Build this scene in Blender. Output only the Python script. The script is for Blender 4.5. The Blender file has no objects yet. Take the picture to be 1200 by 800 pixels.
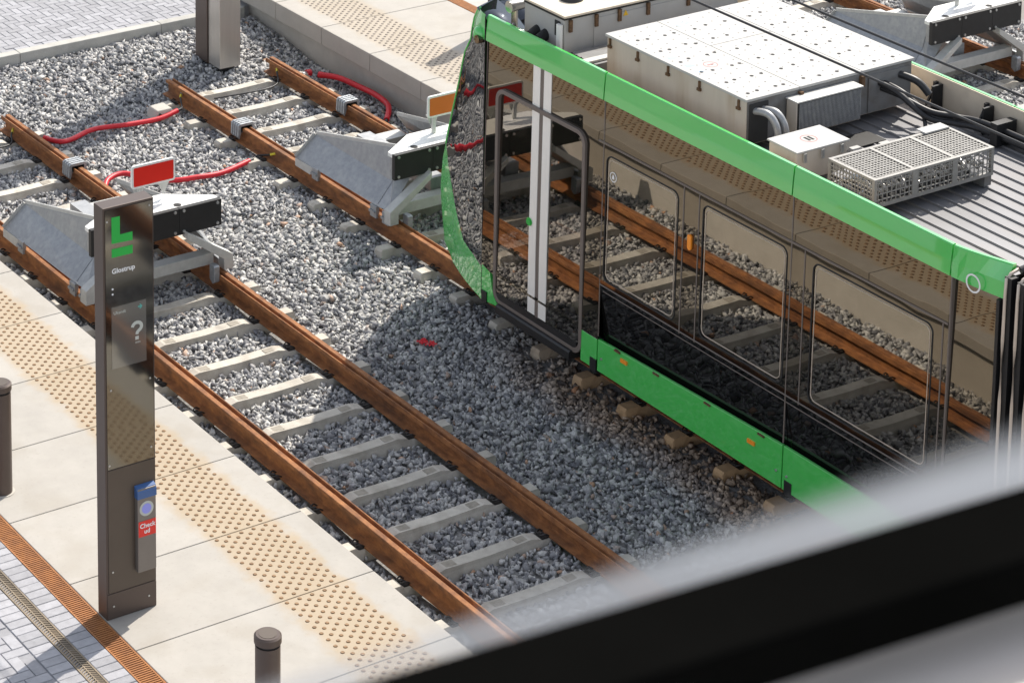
import bpy, bmesh, math, random
import numpy as np
from mathutils import Vector, Matrix
random.seed(7); rng = np.random.default_rng(7)
S = bpy.context.scene
COL = S.collection
# ------------------------------------------------------------------ camera
CAM = Vector((-12.8546, 0.0, 12.3087))
cd = bpy.data.cameras.new('camera'); cam = bpy.data.objects.new('camera', cd); COL.objects.link(cam); S.camera = cam
Rm = Matrix(((0.8586428548657309, 0.09351839217419756, -0.5039709893567093),
             (-0.5125661127521856, 0.15108689181386584, -0.8452506913218935),
             (-0.002903075290288391, 0.9840869176283048, 0.17766403886741047)))
cam.matrix_world = Matrix.Translation(CAM) @ Rm.to_4x4()
FPX = 3224.797
cd.sensor_fit = 'HORIZONTAL'; cd.sensor_width = 36.0; cd.lens = FPX / 1200 * 36
cd.shift_x = (600 - 262.323) / 1200; cd.shift_y = -(400 + 522.469) / 1200
cd.clip_start = 0.05; cd.clip_end = 2000
cd.dof.use_dof = True; cd.dof.focus_distance = 20.5; cd.dof.aperture_fstop = cd.lens / 9.0
# ------------------------------------------------------------------ light
SUN_AZ = Vector((0.92, 0.40, 0)).normalized(); ELEV = math.radians(46)
sd = Vector((SUN_AZ.x * math.cos(ELEV), SUN_AZ.y * math.cos(ELEV), math.sin(ELEV)))
W = bpy.data.worlds.new('World'); S.world = W; W.use_nodes = True
wn = W.node_tree.nodes; wl = W.node_tree.links
bg = wn['Background']; sky = wn.new('ShaderNodeTexSky'); sky.sky_type = 'NISHITA'; sky.sun_disc = False
sky.sun_elevation = ELEV; sky.sun_rotation = math.atan2(SUN_AZ.x, SUN_AZ.y)
sky.air_density = 1.0; sky.dust_density = 1.5; sky.ozone_density = 1.0
hs = wn.new('ShaderNodeHueSaturation'); hs.inputs['Saturation'].default_value = .42
wl.new(sky.outputs[0], hs.inputs['Color']); wl.new(hs.outputs[0], bg.inputs[0]); bg.inputs[1].default_value = 0.15
sl = bpy.data.lights.new('sun', 'SUN'); sl.energy = 3.9; sl.angle = math.radians(0.5); sl.color = (1.0, 0.93, 0.83)
so = bpy.data.objects.new('sun', sl); COL.objects.link(so)
so.rotation_euler = (-sd).to_track_quat('-Z', 'Y').to_euler()
S.view_settings.view_transform = 'Standard'; S.view_settings.look = 'None'
S.view_settings.exposure = 0.60; S.view_settings.gamma = 1.0
# ------------------------------------------------------------------ materials
def N(nt, t, **k):
    n = nt.nodes.new(t)
    for a, v in k.items(): setattr(n, a, v)
    return n
def mat(name, c, rough=.6, metal=0., var=.15, scale=6., bump=0., bscale=60., c2=None, stain=None, sscale=2.5, samt=.5, spec=.5, coat=0., stretch=None, rand=0.):
    m = bpy.data.materials.new(name); m.use_nodes = True; nt = m.node_tree; L = nt.links.new
    b = nt.nodes['Principled BSDF']
    g = N(nt, 'ShaderNodeNewGeometry'); vec = g.outputs['Position']
    if stretch:
        mp = N(nt, 'ShaderNodeMapping'); mp.inputs['Scale'].default_value = stretch; L(vec, mp.inputs[0]); vec = mp.outputs[0]
    n1 = N(nt, 'ShaderNodeTexNoise'); n1.inputs['Scale'].default_value = scale; n1.inputs['Detail'].default_value = 6; n1.inputs['Roughness'].default_value = .65
    L(vec, n1.inputs['Vector'])
    r = N(nt, 'ShaderNodeValToRGB'); r.color_ramp.elements[0].position = .3; r.color_ramp.elements[1].position = .7
    lo = tuple(x * (1 - var) for x in c); hi = tuple(min(1, x * (1 + var)) for x in c)
    if c2: lo = c2; hi = c
    r.color_ramp.elements[0].color = (*lo, 1); r.color_ramp.elements[1].color = (*hi, 1)
    L(n1.outputs[0], r.inputs[0]); col = r.outputs[0]
    if stain:
        n2 = N(nt, 'ShaderNodeTexNoise'); n2.inputs['Scale'].default_value = sscale; n2.inputs['Detail'].default_value = 5
        L(vec, n2.inputs['Vector'])
        r2 = N(nt, 'ShaderNodeValToRGB'); r2.color_ramp.elements[0].position = .5; r2.color_ramp.elements[1].position = .68
        r2.color_ramp.elements[0].color = (0, 0, 0, 1); r2.color_ramp.elements[1].color = (samt, samt, samt, 1)
        L(n2.outputs[0], r2.inputs[0])
        mx = N(nt, 'ShaderNodeMixRGB'); mx.inputs[2].default_value = (*stain, 1); L(r2.outputs[0], mx.inputs[0]); L(col, mx.inputs[1]); col = mx.outputs[0]
    if rand:
        oi = N(nt, 'ShaderNodeObjectInfo'); mr = N(nt, 'ShaderNodeMapRange'); mr.inputs[3].default_value = 1 - rand; mr.inputs[4].default_value = 1 + rand
        L(oi.outputs['Random'], mr.inputs[0])
        mm = N(nt, 'ShaderNodeMixRGB', blend_type='MULTIPLY'); mm.inputs[0].default_value = 1; L(col, mm.inputs[1]); L(mr.outputs[0], mm.inputs[2]); col = mm.outputs[0]
    L(col, b.inputs['Base Color'])
    b.inputs['Roughness'].default_value = rough; b.inputs['Metallic'].default_value = metal
    b.inputs['Specular IOR Level'].default_value = spec
    if coat: b.inputs['Coat Weight'].default_value = coat; b.inputs['Coat Roughness'].default_value = .03
    if bump:
        n3 = N(nt, 'ShaderNodeTexNoise'); n3.inputs['Scale'].default_value = bscale; n3.inputs['Detail'].default_value = 4; L(vec, n3.inputs['Vector'])
        bp = N(nt, 'ShaderNodeBump'); bp.inputs['Strength'].default_value = bump; bp.inputs['Distance'].default_value = .01
        L(n3.outputs[0], bp.inputs['Height']); L(bp.outputs[0], b.inputs['Normal'])
    return m
M = {}
M['concrete'] = mat('concrete', (.48, .45, .40), .85, var=.08, scale=5, bump=.15, bscale=120, stain=(.44, .41, .36), sscale=3, samt=.35)
M['sleeper'] = mat('sleeper_concrete', (.54, .505, .44), .9, var=.12, scale=9, bump=.3, bscale=90, stain=(.30, .26, .21), sscale=6, samt=.5, rand=.08)
M['recess'] = mat('sleeper_recess', (.33, .30, .25), .95, var=.2, scale=20)
M['kerb'] = mat('kerb_concrete', (.42, .41, .38), .9, var=.12, scale=6, bump=.3, bscale=90, rand=.05)
M['paver'] = mat('paver', (.34, .34, .36), .9, var=.12, scale=14, bump=.3, bscale=150, rand=.14)
M['joint'] = mat('joint_sand', (.10, .095, .09), .95)
M['rust'] = mat('rail_rust', (.42, .175, .058), .8, var=.3, scale=14, bump=.35, bscale=160, c2=(.15, .056, .021), stain=(.085, .042, .025), sscale=4, samt=.6, stretch=(1, .6, 1))
M['corten'] = mat('corten', (.42, .17, .05), .75, c2=(.25, .10, .035), scale=9)
M['brass'] = mat('weathered_grating', (.28, .22, .15), .7, c2=(.16, .13, .095), scale=5, stain=(.40, .21, .05), sscale=1.0, samt=.55)
M['stud'] = mat('stud_bronze', (.21, .125, .06), .55, metal=.3, var=.35, scale=30)
M['stud_grey'] = mat('stud_grey', (.20, .17, .145), .6, metal=.2, var=.3, scale=30)
M['galv'] = mat('galvanised_steel', (.38, .39, .40), .5, metal=.45, var=.14, scale=18, c2=(.29, .30, .315), stain=(.44, .44, .43), sscale=9, samt=.4)
M['galvlight'] = mat('galvanised_plate', (.50, .50, .48), .55, metal=.2, var=.1, scale=14)
M['clamp'] = mat('cast_grey', (.36, .38, .40), .5, metal=.5, var=.2, scale=25)
M['rubber'] = mat('black_rubber', (.012, .012, .013), .55, var=.3, scale=10)
M['black'] = mat('black_paint', (.014, .014, .015), .45, var=.2, scale=10)
M['blackmatte'] = mat('black_matte', (.0035, .0035, .0033), .9, spec=.0)
M['bolt'] = mat('bolt_zinc', (.55, .56, .56), .35, metal=.8)
M['clipdark'] = mat('clip_dark', (.035, .032, .03), .6, metal=.2, var=.4, scale=40)
M['red'] = mat('sign_red', (.72, .022, .012), .35, var=.03, spec=.4)
M['white'] = mat('white_paint', (.78, .78, .75), .45, var=.03)
M['hose'] = mat('red_plastic', (.62, .018, .03), .42, var=.12, scale=8)
M['green'] = mat('green_enamel', (.07, .54, .095), .25, var=.02, coat=1., spec=.5)
M['green'].node_tree.nodes['Principled BSDF'].inputs['Coat IOR'].default_value = 1.75
M['inner'] = mat('fairing_inside', (.66, .57, .45), .7, var=.08, scale=3, stain=(.4, .34, .27), sscale=4, samt=.4)
M['deck'] = mat('roof_deck', (.20, .20, .21), .5, metal=.2, var=.12, scale=3, stain=(.22, .20, .19), sscale=4, samt=.4, stretch=(1, .3, 1))
M['box'] = mat('roof_box_white', (.43, .425, .41), .6, var=.05, scale=5, stain=(.46, .43, .38), sscale=4, samt=.3)
M['boxside'] = mat('roof_box_side', (.54, .48, .41), .65, var=.1, scale=4, stain=(.33, .25, .17), sscale=4, samt=.7, stretch=(1, 1, .2))
M['boxend'] = mat('roof_box_end', (.20, .20, .20), .6, metal=.3, var=.15, scale=5, stain=(.12, .10, .08), sscale=6, samt=.5)
M['rustlatch'] = mat('rusty_latch', (.12, .065, .03), .8, var=.5, scale=40)
M['hole'] = mat('dark_hole', (.03, .03, .03), .9)
M['cable'] = mat('black_cable', (.02, .02, .022), .45, var=.2)
M['bronze'] = mat('bronze_coat', (.10, .075, .064), .42, metal=.35, var=.06, scale=3)
M['bronzelight'] = mat('bronze_door', (.105, .083, .066), .45, metal=.35, var=.05, scale=3)
M['steel'] = mat('brushed_steel', (.50, .465, .42), .3, metal=.45, var=.05, scale=3, stretch=(12, 12, .4))
M['logo'] = mat('logo_green', (.02, .42, .06), .4, var=.02)
M['textwhite'] = mat('print_white', (.82, .82, .82), .5, var=.01)
M['textgrey'] = mat('print_grey', (.50, .52, .48), .5, var=.01)
M['textcyan'] = mat('print_teal', (.10, .38, .34), .5, var=.01)
M['sticker'] = mat('sticker_red', (.75, .03, .02), .4, var=.02)
M['blue'] = mat('blue_cap', (.05, .12, .30), .25, var=.05)
M['bluelight'] = mat('blue_disc', (.30, .32, .80), .3, var=.02)
M['reader'] = mat('reader_grey', (.20, .18, .165), .35, metal=.4, var=.05)
M['amber'] = mat('amber_lens', (.95, .30, .02), .25, var=.02, coat=.5)
M['tape'] = mat('yellow_green_sleeve', (.75, .65, .05), .5)
M['strip'] = mat('door_strip', (.88, .85, .80), .4, var=.02, coat=1.)
M['strip'].node_tree.nodes['Principled BSDF'].inputs['Coat IOR'].default_value = 1.8; M['strip'].node_tree.nodes['Principled BSDF'].inputs['Coat Roughness'].default_value = .35
M['dframe'] = mat('door_frame', (.16, .132, .116), .45, metal=.0, var=.04)
M['rim'] = mat('bellows_rim', (.62, .52, .43), .4, metal=.15, var=.1)
M['seat'] = mat('seat_fabric', (.16, .16, .18), .8, var=.1)
M['pole'] = mat('handrail_steel', (.7, .7, .7), .2, metal=.9)
M['cage'] = mat('cage_steel', (.29, .28, .26), .45, metal=.3, var=.15, scale=20)
M['chrome'] = mat('bright_metal', (.42, .41, .39), .22, metal=.9, var=.08)
M['sill'] = mat('pale_sill', (.80, .73, .67), .7, var=.04)
M['yellow'] = mat('warning_yellow', (.75, .45, .02), .5)
M['blueprint'] = mat('pale_blue_print', (.35, .50, .68), .6)
M['pinkprint'] = mat('red_ring_print', (.60, .14, .14), .6)
M['wood'] = mat('dry_twig', (.40, .27, .14), .8)
def mirror_mat(name, tint, dark, wob=.05, wscale=2.2, transp=0., mixf=.9, rough=.012):
    m = bpy.data.materials.new(name); m.use_nodes = True; nt = m.node_tree; L = nt.links.new
    nt.nodes.clear(); o = N(nt, 'ShaderNodeOutputMaterial')
    g = N(nt, 'ShaderNodeNewGeometry'); n = N(nt, 'ShaderNodeTexNoise'); n.inputs['Scale'].default_value = wscale; n.inputs['Detail'].default_value = 1
    L(g.outputs['Position'], n.inputs['Vector'])
    bp = N(nt, 'ShaderNodeBump'); bp.inputs['Strength'].default_value = wob; bp.inputs['Distance'].default_value = .08
    L(n.outputs[0], bp.inputs['Height'])
    gl = N(nt, 'ShaderNodeBsdfGlossy'); gl.inputs['Color'].default_value = (*tint, 1); gl.inputs['Roughness'].default_value = rough; L(bp.outputs[0], gl.inputs['Normal'])
    df = N(nt, 'ShaderNodeBsdfDiffuse'); df.inputs['Color'].default_value = (*dark, 1)
    ad = N(nt, 'ShaderNodeAddShader'); L(gl.outputs[0], ad.inputs[0])
    if transp:
        tr = N(nt, 'ShaderNodeBsdfTransparent'); tr.inputs[0].default_value = (transp, transp, transp * 1.02, 1); L(tr.outputs[0], ad.inputs[1])
    else: L(df.outputs[0], ad.inputs[1])
    L(ad.outputs[0], o.inputs[0]); return m
M['mirror'] = mirror_mat('tram_gloss_panel', (.168, .146, .118), (.005, .006, .006), wob=.016, wscale=1.5)
M['window'] = mirror_mat('tram_window_glass', (.255, .235, .205), (.004, .004, .004), wob=.008, wscale=1.2, transp=.22)
M['doorglass'] = mirror_mat('tram_door_glass', (.22, .20, .18), (.004, .004, .004), wob=.006, wscale=1.2, transp=.26)
M['lowmirror'] = mirror_mat('tram_low_panel', (.10, .097, .095), (.004, .004, .004), wob=.05, wscale=3)
M['noseglass'] = mirror_mat('tram_nose_glass', (.29, .285, .28), (.004, .004, .004), wob=.06, wscale=3)
M['hood'] = mirror_mat('cab_hood', (.10, .11, .125), (.01, .01, .012), wob=.02)
M['signglass'] = mirror_mat('sign_glass', (.20, .19, .165), (.007, .007, .008), wob=.03, wscale=1.5, rough=.05)
M['screen'] = mirror_mat('sign_screen', (.20, .19, .165), (.095, .09, .083), wob=.03, wscale=1.5, rough=.06)
def stone_mat():
    m = bpy.data.materials.new('ballast_stone'); m.use_nodes = True; nt = m.node_tree; L = nt.links.new
    b = nt.nodes['Principled BSDF']; g = N(nt, 'ShaderNodeNewGeometry')
    r = N(nt, 'ShaderNodeValToRGB'); e = r.color_ramp.elements
    e[0].position = 0; e[0].color = (.14, .145, .16, 1); e[1].position = 1; e[1].color = (.50, .30, .19, 1)
    for p, c in ((.2, (.24, .24, .25)), (.45, (.38, .375, .375)), (.75, (.51, .505, .49)), (.975, (.61, .60, .575)), (.988, (.46, .38, .33))):
        x = e.new(p); x.color = (*c, 1)
    L(g.outputs['Random Per Island'], r.inputs[0])
    n = N(nt, 'ShaderNodeTexNoise'); n.inputs['Scale'].default_value = 55; n.inputs['Detail'].default_value = 4; L(g.outputs['Position'], n.inputs['Vector'])
    mr = N(nt, 'ShaderNodeMapRange'); mr.inputs[1].default_value = .3; mr.inputs[2].default_value = .7; mr.inputs[3].default_value = .75; mr.inputs[4].default_value = 1.2
    L(n.outputs[0], mr.inputs[0])
    mm = N(nt, 'ShaderNodeMixRGB', blend_type='MULTIPLY'); mm.inputs[0].default_value = 1; L(r.outputs[0], mm.inputs[1]); L(mr.outputs[0], mm.inputs[2])
    L(mm.outputs[0], b.inputs['Base Color']); b.inputs['Roughness'].default_value = .82; b.inputs['Specular IOR Level'].default_value = .35
    return m
M['stone'] = stone_mat()
def dusty(m, amt, col):   # brown iron dust that settles along and under the standing tram
    nt = m.node_tree; L = nt.links.new; b = nt.nodes['Principled BSDF']; src = b.inputs['Base Color'].links[0].from_socket
    g = N(nt, 'ShaderNodeNewGeometry'); sx = N(nt, 'ShaderNodeSeparateXYZ'); L(g.outputs['Position'], sx.inputs[0])
    n = N(nt, 'ShaderNodeTexNoise'); n.inputs['Scale'].default_value = 3; n.inputs['Detail'].default_value = 5; L(g.outputs['Position'], n.inputs['Vector'])
    a = N(nt, 'ShaderNodeMath', operation='MULTIPLY_ADD'); a.inputs[1].default_value = .8; L(n.outputs[0], a.inputs[0]); L(sx.outputs[0], a.inputs[2])
    r1 = N(nt, 'ShaderNodeMapRange', interpolation_type='SMOOTHSTEP'); r1.inputs[1].default_value = 2.3; r1.inputs[2].default_value = 2.95; L(a.outputs[0], r1.inputs[0])
    r2 = N(nt, 'ShaderNodeMapRange', interpolation_type='SMOOTHSTEP'); r2.inputs[1].default_value = 21.0; r2.inputs[2].default_value = 19.0; L(sx.outputs[1], r2.inputs[0])
    r3 = N(nt, 'ShaderNodeMapRange'); r3.inputs[1].default_value = 6; r3.inputs[2].default_value = 5.5; L(sx.outputs[0], r3.inputs[0])
    p = N(nt, 'ShaderNodeMath', operation='MULTIPLY'); L(r1.outputs[0], p.inputs[0]); L(r2.outputs[0], p.inputs[1])
    p2 = N(nt, 'ShaderNodeMath', operation='MULTIPLY'); L(p.outputs[0], p2.inputs[0]); L(r3.outputs[0], p2.inputs[1])
    p3 = N(nt, 'ShaderNodeMath', operation='MULTIPLY'); L(p2.outputs[0], p3.inputs[0]); p3.inputs[1].default_value = amt
    mx = N(nt, 'ShaderNodeMixRGB', blend_type='MULTIPLY'); mx.inputs[2].default_value = (*col, 1); L(p3.outputs[0], mx.inputs[0]); L(src, mx.inputs[1]); L(mx.outputs[0], b.inputs['Base Color'])
dusty(M['stone'], .8, (.85, .58, .36)); dusty(M['sleeper'], .9, (.95, .62, .34))
M['bed'] = mat('ballast_bed', (.26, .255, .25), .95, var=.5, scale=30, bump=1, bscale=40)
M['earth'] = mat('earth_grey', (.24, .23, .21), .95, var=.25, scale=.8)
# platform slab: ochre iron staining round the studs is the slab's own colour
def slab_mat(name, xa, xb, amt):
    m = mat(name, (.395, .372, .337), .85, var=.06, scale=4, bump=.12, bscale=140, stain=(.345, .315, .27), sscale=2.2, samt=.55, rand=.035)
    nt = m.node_tree; L = nt.links.new; b = nt.nodes['Principled BSDF']; src = b.inputs['Base Color'].links[0].from_socket
    g = N(nt, 'ShaderNodeNewGeometry'); sx = N(nt, 'ShaderNodeSeparateXYZ'); L(g.outputs['Position'], sx.inputs[0])
    n = N(nt, 'ShaderNodeTexNoise'); n.inputs['Scale'].default_value = 7; n.inputs['Detail'].default_value = 4; L(g.outputs['Position'], n.inputs['Vector'])
    a = N(nt, 'ShaderNodeMath', operation='MULTIPLY_ADD'); a.inputs[1].default_value = .22; L(n.outputs[0], a.inputs[0]); L(sx.outputs[0], a.inputs[2])
    off = .11
    sp = N(nt, 'ShaderNodeTexNoise'); sp.inputs['Scale'].default_value = 38; sp.inputs['Detail'].default_value = 3; L(g.outputs['Position'], sp.inputs['Vector'])
    sr = N(nt, 'ShaderNodeMapRange'); sr.inputs[1].default_value = .60; sr.inputs[2].default_value = .74; sr.inputs[4].default_value = .35; L(sp.outputs[0], sr.inputs[0])
    sm = N(nt, 'ShaderNodeMixRGB'); sm.inputs[2].default_value = (.30, .275, .235, 1); L(sr.outputs[0], sm.inputs[0]); L(src, sm.inputs[1]); src = sm.outputs[0]
    r = N(nt, 'ShaderNodeMapRange', interpolation_type='SMOOTHSTEP'); r.inputs[1].default_value = xa + off - .12; r.inputs[2].default_value = xa + off + .05; L(a.outputs[0], r.inputs[0])
    r2 = N(nt, 'ShaderNodeMapRange', interpolation_type='SMOOTHSTEP'); r2.inputs[1].default_value = xb + off + .10; r2.inputs[2].default_value = xb + off - .04; L(a.outputs[0], r2.inputs[0])
    mu = N(nt, 'ShaderNodeMath', operation='MULTIPLY'); L(r.outputs[0], mu.inputs[0]); L(r2.outputs[0], mu.inputs[1])
    m2 = N(nt, 'ShaderNodeMath', operation='MULTIPLY'); m2.inputs[1].default_value = amt; L(mu.outputs[0], m2.inputs[0])
    mx = N(nt, 'ShaderNodeMixRGB'); mx.inputs[2].default_value = (.40, .285, .15, 1); L(m2.outputs[0], mx.inputs[0]); L(src, mx.inputs[1]); L(mx.outputs[0], b.inputs['Base Color'])
    return m
M['slab'] = slab_mat('platform_slab', -2.27, -1.70, .55)
M['slabfar'] = slab_mat('island_slab', 5.38, 6.03, .30)
# ------------------------------------------------------------------ builders
ORG = {}
class MB:
    def __init__(s): s.v = []; s.f = []; s.sm = []
    def add(s, vs, fs, smooth=False):
        b = len(s.v); s.v += [tuple(v) for v in vs]
        for f in fs: s.f.append(tuple(b + i for i in f)); s.sm.append(smooth)
        return s
    def box(s, x0, x1, y0, y1, z0, z1):
        vs = [(x, y, z) for z in (z0, z1) for y in (y0, y1) for x in (x0, x1)]
        return s.add(vs, [(0, 2, 3, 1), (4, 5, 7, 6), (0, 1, 5, 4), (2, 6, 7, 3), (0, 4, 6, 2), (1, 3, 7, 5)])
    def prism(s, base, top):
        n = len(base)
        return s.add(list(base) + list(top), [tuple(reversed(range(n))), tuple(range(n, 2 * n))] + [(i, (i + 1) % n, n + (i + 1) % n, n + i) for i in range(n)])
    def ext(s, poly, axis, a, b):     # extrude 2-D polygon along an axis
        def P(p, t): return (t, p[0], p[1]) if axis == 'x' else (p[0], t, p[1]) if axis == 'y' else (p[0], p[1], t)
        return s.prism([P(p, a) for p in poly], [P(p, b) for p in poly])
    def slabpoly(s, pts, t):          # thick plate from a planar polygon
        p = [Vector(q) for q in pts]; n = (p[1] - p[0]).cross(p[2] - p[0]).normalized() * t
        return s.prism(p, [q + n for q in p])
    def tube(s, pts, r, n=10, cap=True, closed=False):
        P = [Vector(p) for p in pts]; k = len(P); rings = []
        up = Vector((0, 0, 1))
        for i in range(k):
            a = P[(i - 1) % k] if (i > 0 or closed) else P[i]; c = P[(i + 1) % k] if (i < k - 1 or closed) else P[i]
            d = (c - a).normalized(); u = d.cross(up)
            if u.length < 1e-3: u = d.cross(Vector((1, 0, 0)))
            u.normalize(); w = u.cross(d)
            rings.append([P[i] + (u * math.cos(2 * math.pi * j / n) + w * math.sin(2 * math.pi * j / n)) * r for j in range(n)])
        vs = [v for R in rings for v in R]; fs = []
        for i in range(k if closed else k - 1):
            for j in range(n):
                a = i * n + j; b = i * n + (j + 1) % n; c = ((i + 1) % k) * n + (j + 1) % n; d = ((i + 1) % k) * n + j
                fs.append((a, b, c, d))
        s.add(vs, fs, True)
        if cap and not closed:
            s.add(rings[0], [tuple(reversed(range(n)))]); s.add(rings[-1], [tuple(range(n))])
        return s
    def cyl(s, c, r, h, n=20, axis='z', r2=None):
        r2 = r if r2 is None else r2
        def P(a, q, t):
            u, v = q * math.cos(a), q * math.sin(a)
            return (c[0] + u, c[1] + v, c[2] + t) if axis == 'z' else (c[0] + t, c[1] + u, c[2] + v) if axis == 'x' else (c[0] + v, c[1] + t, c[2] + u)
        A = [2 * math.pi * i / n for i in range(n)]
        b = [P(a, r, 0) for a in A]; t = [P(a, r2, h) for a in A]
        s.add(b + t, [(i, (i + 1) % n, n + (i + 1) % n, n + i) for i in range(n)], True)
        s.add(b, [tuple(reversed(range(n)))]); s.add(t, [tuple(range(n))])
        return s
    def mesh(s, name, o=(0, 0, 0), fix=True):
        me = bpy.data.meshes.new(name)
        me.from_pydata([(v[0] - o[0], v[1] - o[1], v[2] - o[2]) for v in s.v], [], s.f)
        me.polygons.foreach_set('use_smooth', s.sm)
        if fix:
            bm = bmesh.new(); bm.from_mesh(me); bmesh.ops.recalc_face_normals(bm, faces=bm.faces); bm.to_mesh(me); bm.free()
        return me
def tag(o, label=None, cat=None, group=None, kind=None):
    for k, v in (('label', label), ('category', cat), ('group', group), ('kind', kind)):
        if v: o[k] = v
    return o
def root(name, loc, label, cat, group=None, kind=None):
    o = bpy.data.objects.new(name, None); COL.objects.link(o); o.location = loc; o.empty_display_size = .1
    ORG[o.name] = Vector(loc); return tag(o, label, cat, group, kind)
def put(name, mb, m, parent=None, bevel=0., kind=None, label=None, solid=0., fix=True):
    org = ORG[parent.name] if parent else Vector((0, 0, 0))
    me = mb if isinstance(mb, bpy.types.Mesh) else mb.mesh(name, org, fix)
    if not me.materials: me.materials.append(M[m])
    o = bpy.data.objects.new(name, me); COL.objects.link(o)
    if parent: o.parent = parent
    ORG[o.name] = org
    if solid:
        md = o.modifiers.new('solid', 'SOLIDIFY'); md.thickness = solid; md.offset = 0
    if bevel:
        md = o.modifiers.new('bevel', 'BEVEL'); md.width = bevel; md.segments = 2; md.limit_method = 'ANGLE'; md.angle_limit = math.radians(40)
    return tag(o, label=label, kind=kind)
def inst(name, me, loc, parent, label=None):   # piece sharing mesh data; loc in world
    o = bpy.data.objects.new(name, me); COL.objects.link(o)
    if parent: o.parent = parent
    org = ORG[parent.name] if parent else Vector((0, 0, 0))
    o.location = Vector(loc) - org; ORG[o.name] = Vector(loc)
    return tag(o, label=label)
def smooth_path(pts, n=8):
    P = [Vector(p) for p in pts]; out = []
    for i in range(len(P) - 1):
        a = P[max(i - 1, 0)]; b = P[i]; c = P[i + 1]; d = P[min(i + 2, len(P) - 1)]
        for j in range(n):
            t = j / n
            out.append(.5 * ((2 * b) + (c - a) * t + (2 * a - 5 * b + 4 * c - d) * t * t + (3 * b - a - 3 * c + d) * t ** 3))
    out.append(P[-1]); return out
def rrect(y0, y1, z0, z1, r, n=6):
    pts = []
    for cy, cz, a0 in ((y1 - r, z1 - r, 0), (y0 + r, z1 - r, 90), (y0 + r, z0 + r, 180), (y1 - r, z0 + r, 270)):
        for i in range(n + 1):
            a = math.radians(a0 + 90 * i / n); pts.append((cy + r * math.cos(a), cz + r * math.sin(a)))
    return pts
def text(name, body, size, loc, m, parent, rot=(math.pi / 2, 0, 0), fat=0., sx=1.):
    cu = bpy.data.curves.new(name, 'FONT'); cu.body = body; cu.size = size; cu.extrude = .0006; cu.offset = fat; cu.resolution_u = 3
    to = bpy.data.objects.new('tmp', cu); COL.objects.link(to)
    dg = bpy.context.evaluated_depsgraph_get(); me = bpy.data.meshes.new_from_object(to.evaluated_get(dg))
    bpy.data.objects.remove(to); me.name = name; me.materials.clear(); me.materials.append(M[m])
    o = bpy.data.objects.new(name, me); COL.objects.link(o); o.parent = parent
    o.location = Vector(loc) - ORG[parent.name]; o.rotation_euler = rot; o.scale = (sx, 1, 1); ORG[o.name] = Vector(loc)
    return o
D = 3.6735; T3 = 11.55; PH = .30
# ------------------------------------------------------------------ ground
put('ground', MB().add([(-300, -300, -.62), (300, -300, -.62), (300, 300, -.62), (-300, 300, -.62)], [(0, 1, 2, 3)]), 'earth', kind='structure')
def hball(x, y):
    x = np.asarray(x, float); y = np.asarray(y, float); h = np.full(np.broadcast(x, y).shape, -.232)
    for xc in (0, D, T3):
        dx = np.abs(x - xc); h = h + .004 * (dx < .62) - .012 * ((dx > .58) & (dx < .92))
    h = h - .05 * ((x < -.95) & (x > -2)) - .03 * ((x > 4.75) & (x < 6))
    t = np.clip((y - 27.7) / 1.5, 0, 1); h = h + .115 * t * t * (3 - 2 * t) * (x < 6)
    h = h + .018 * np.sin(x * 2.1 + .7 * np.sin(y * 1.3)) * np.sin(y * 1.9 + x) 
    return h
gx = np.arange(-1.75, 14.01, .125); gy = np.arange(2, 30.01, .125)
GX, GY = np.meshgrid(gx, gy); GZ = hball(GX, GY) - .032
nxg, nyg = len(gx), len(gy)
idx = np.arange(nxg * nyg).reshape(nyg, nxg)
q = np.stack([idx[:-1, :-1], idx[:-1, 1:], idx[1:, 1:], idx[1:, :-1]], -1).reshape(-1, 4)
me = bpy.data.meshes.new('ballast_bed'); me.from_pydata(np.stack([GX, GY, GZ], -1).reshape(-1, 3).tolist(), [], q.tolist())
put('ballast_bed', me, 'bed', kind='structure')
# ------------------------------------------------------------------ ballast stones (one real mesh of angular pieces)
def hulls(k):
    out = []
    for i in range(k):
        bm = bmesh.new(); rr = np.random.default_rng(100 + i)
        sc = np.array([1, rr.uniform(.6, .95), rr.uniform(.45, .75)])
        for j in range(9):
            d = rr.normal(size=3); d /= np.linalg.norm(d); bm.verts.new(d * sc * rr.uniform(.75, 1.2))
        r = bmesh.ops.convex_hull(bm, input=bm.verts)
        for v in [v for v in bm.verts if not v.link_faces]: bm.verts.remove(v)
        bmesh.ops.triangulate(bm, faces=bm.faces); bm.verts.index_update()
        out.append((np.array([v.co[:] for v in bm.verts]), np.array([[v.index for v in f.verts] for f in bm.faces]))); bm.free()
    return out
HULLS = hulls(36)
def scatter(x0, x1, y0, y1, dens):
    n = int((x1 - x0) * (y1 - y0) * dens); return np.stack([rng.uniform(x0, x1, n), rng.uniform(y0, y1, n)], 1)
def in_sleeper(p):
    bad = np.zeros(len(p), bool)
    for xc, ph in ((0, 17.28), (D, 17.33), (T3, 17.30)):
        fy = np.abs(((p[:, 1] - ph + .34) % .68) - .34); bad |= (np.abs(p[:, 0] - xc) < 1.08) & (fy < .072) & (p[:, 1] < 27.75)
        dx = np.abs(p[:, 0] - xc); bad |= (dx > .655) & (dx < .80) & (p[:, 1] < 27.85)
    return bad
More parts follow.
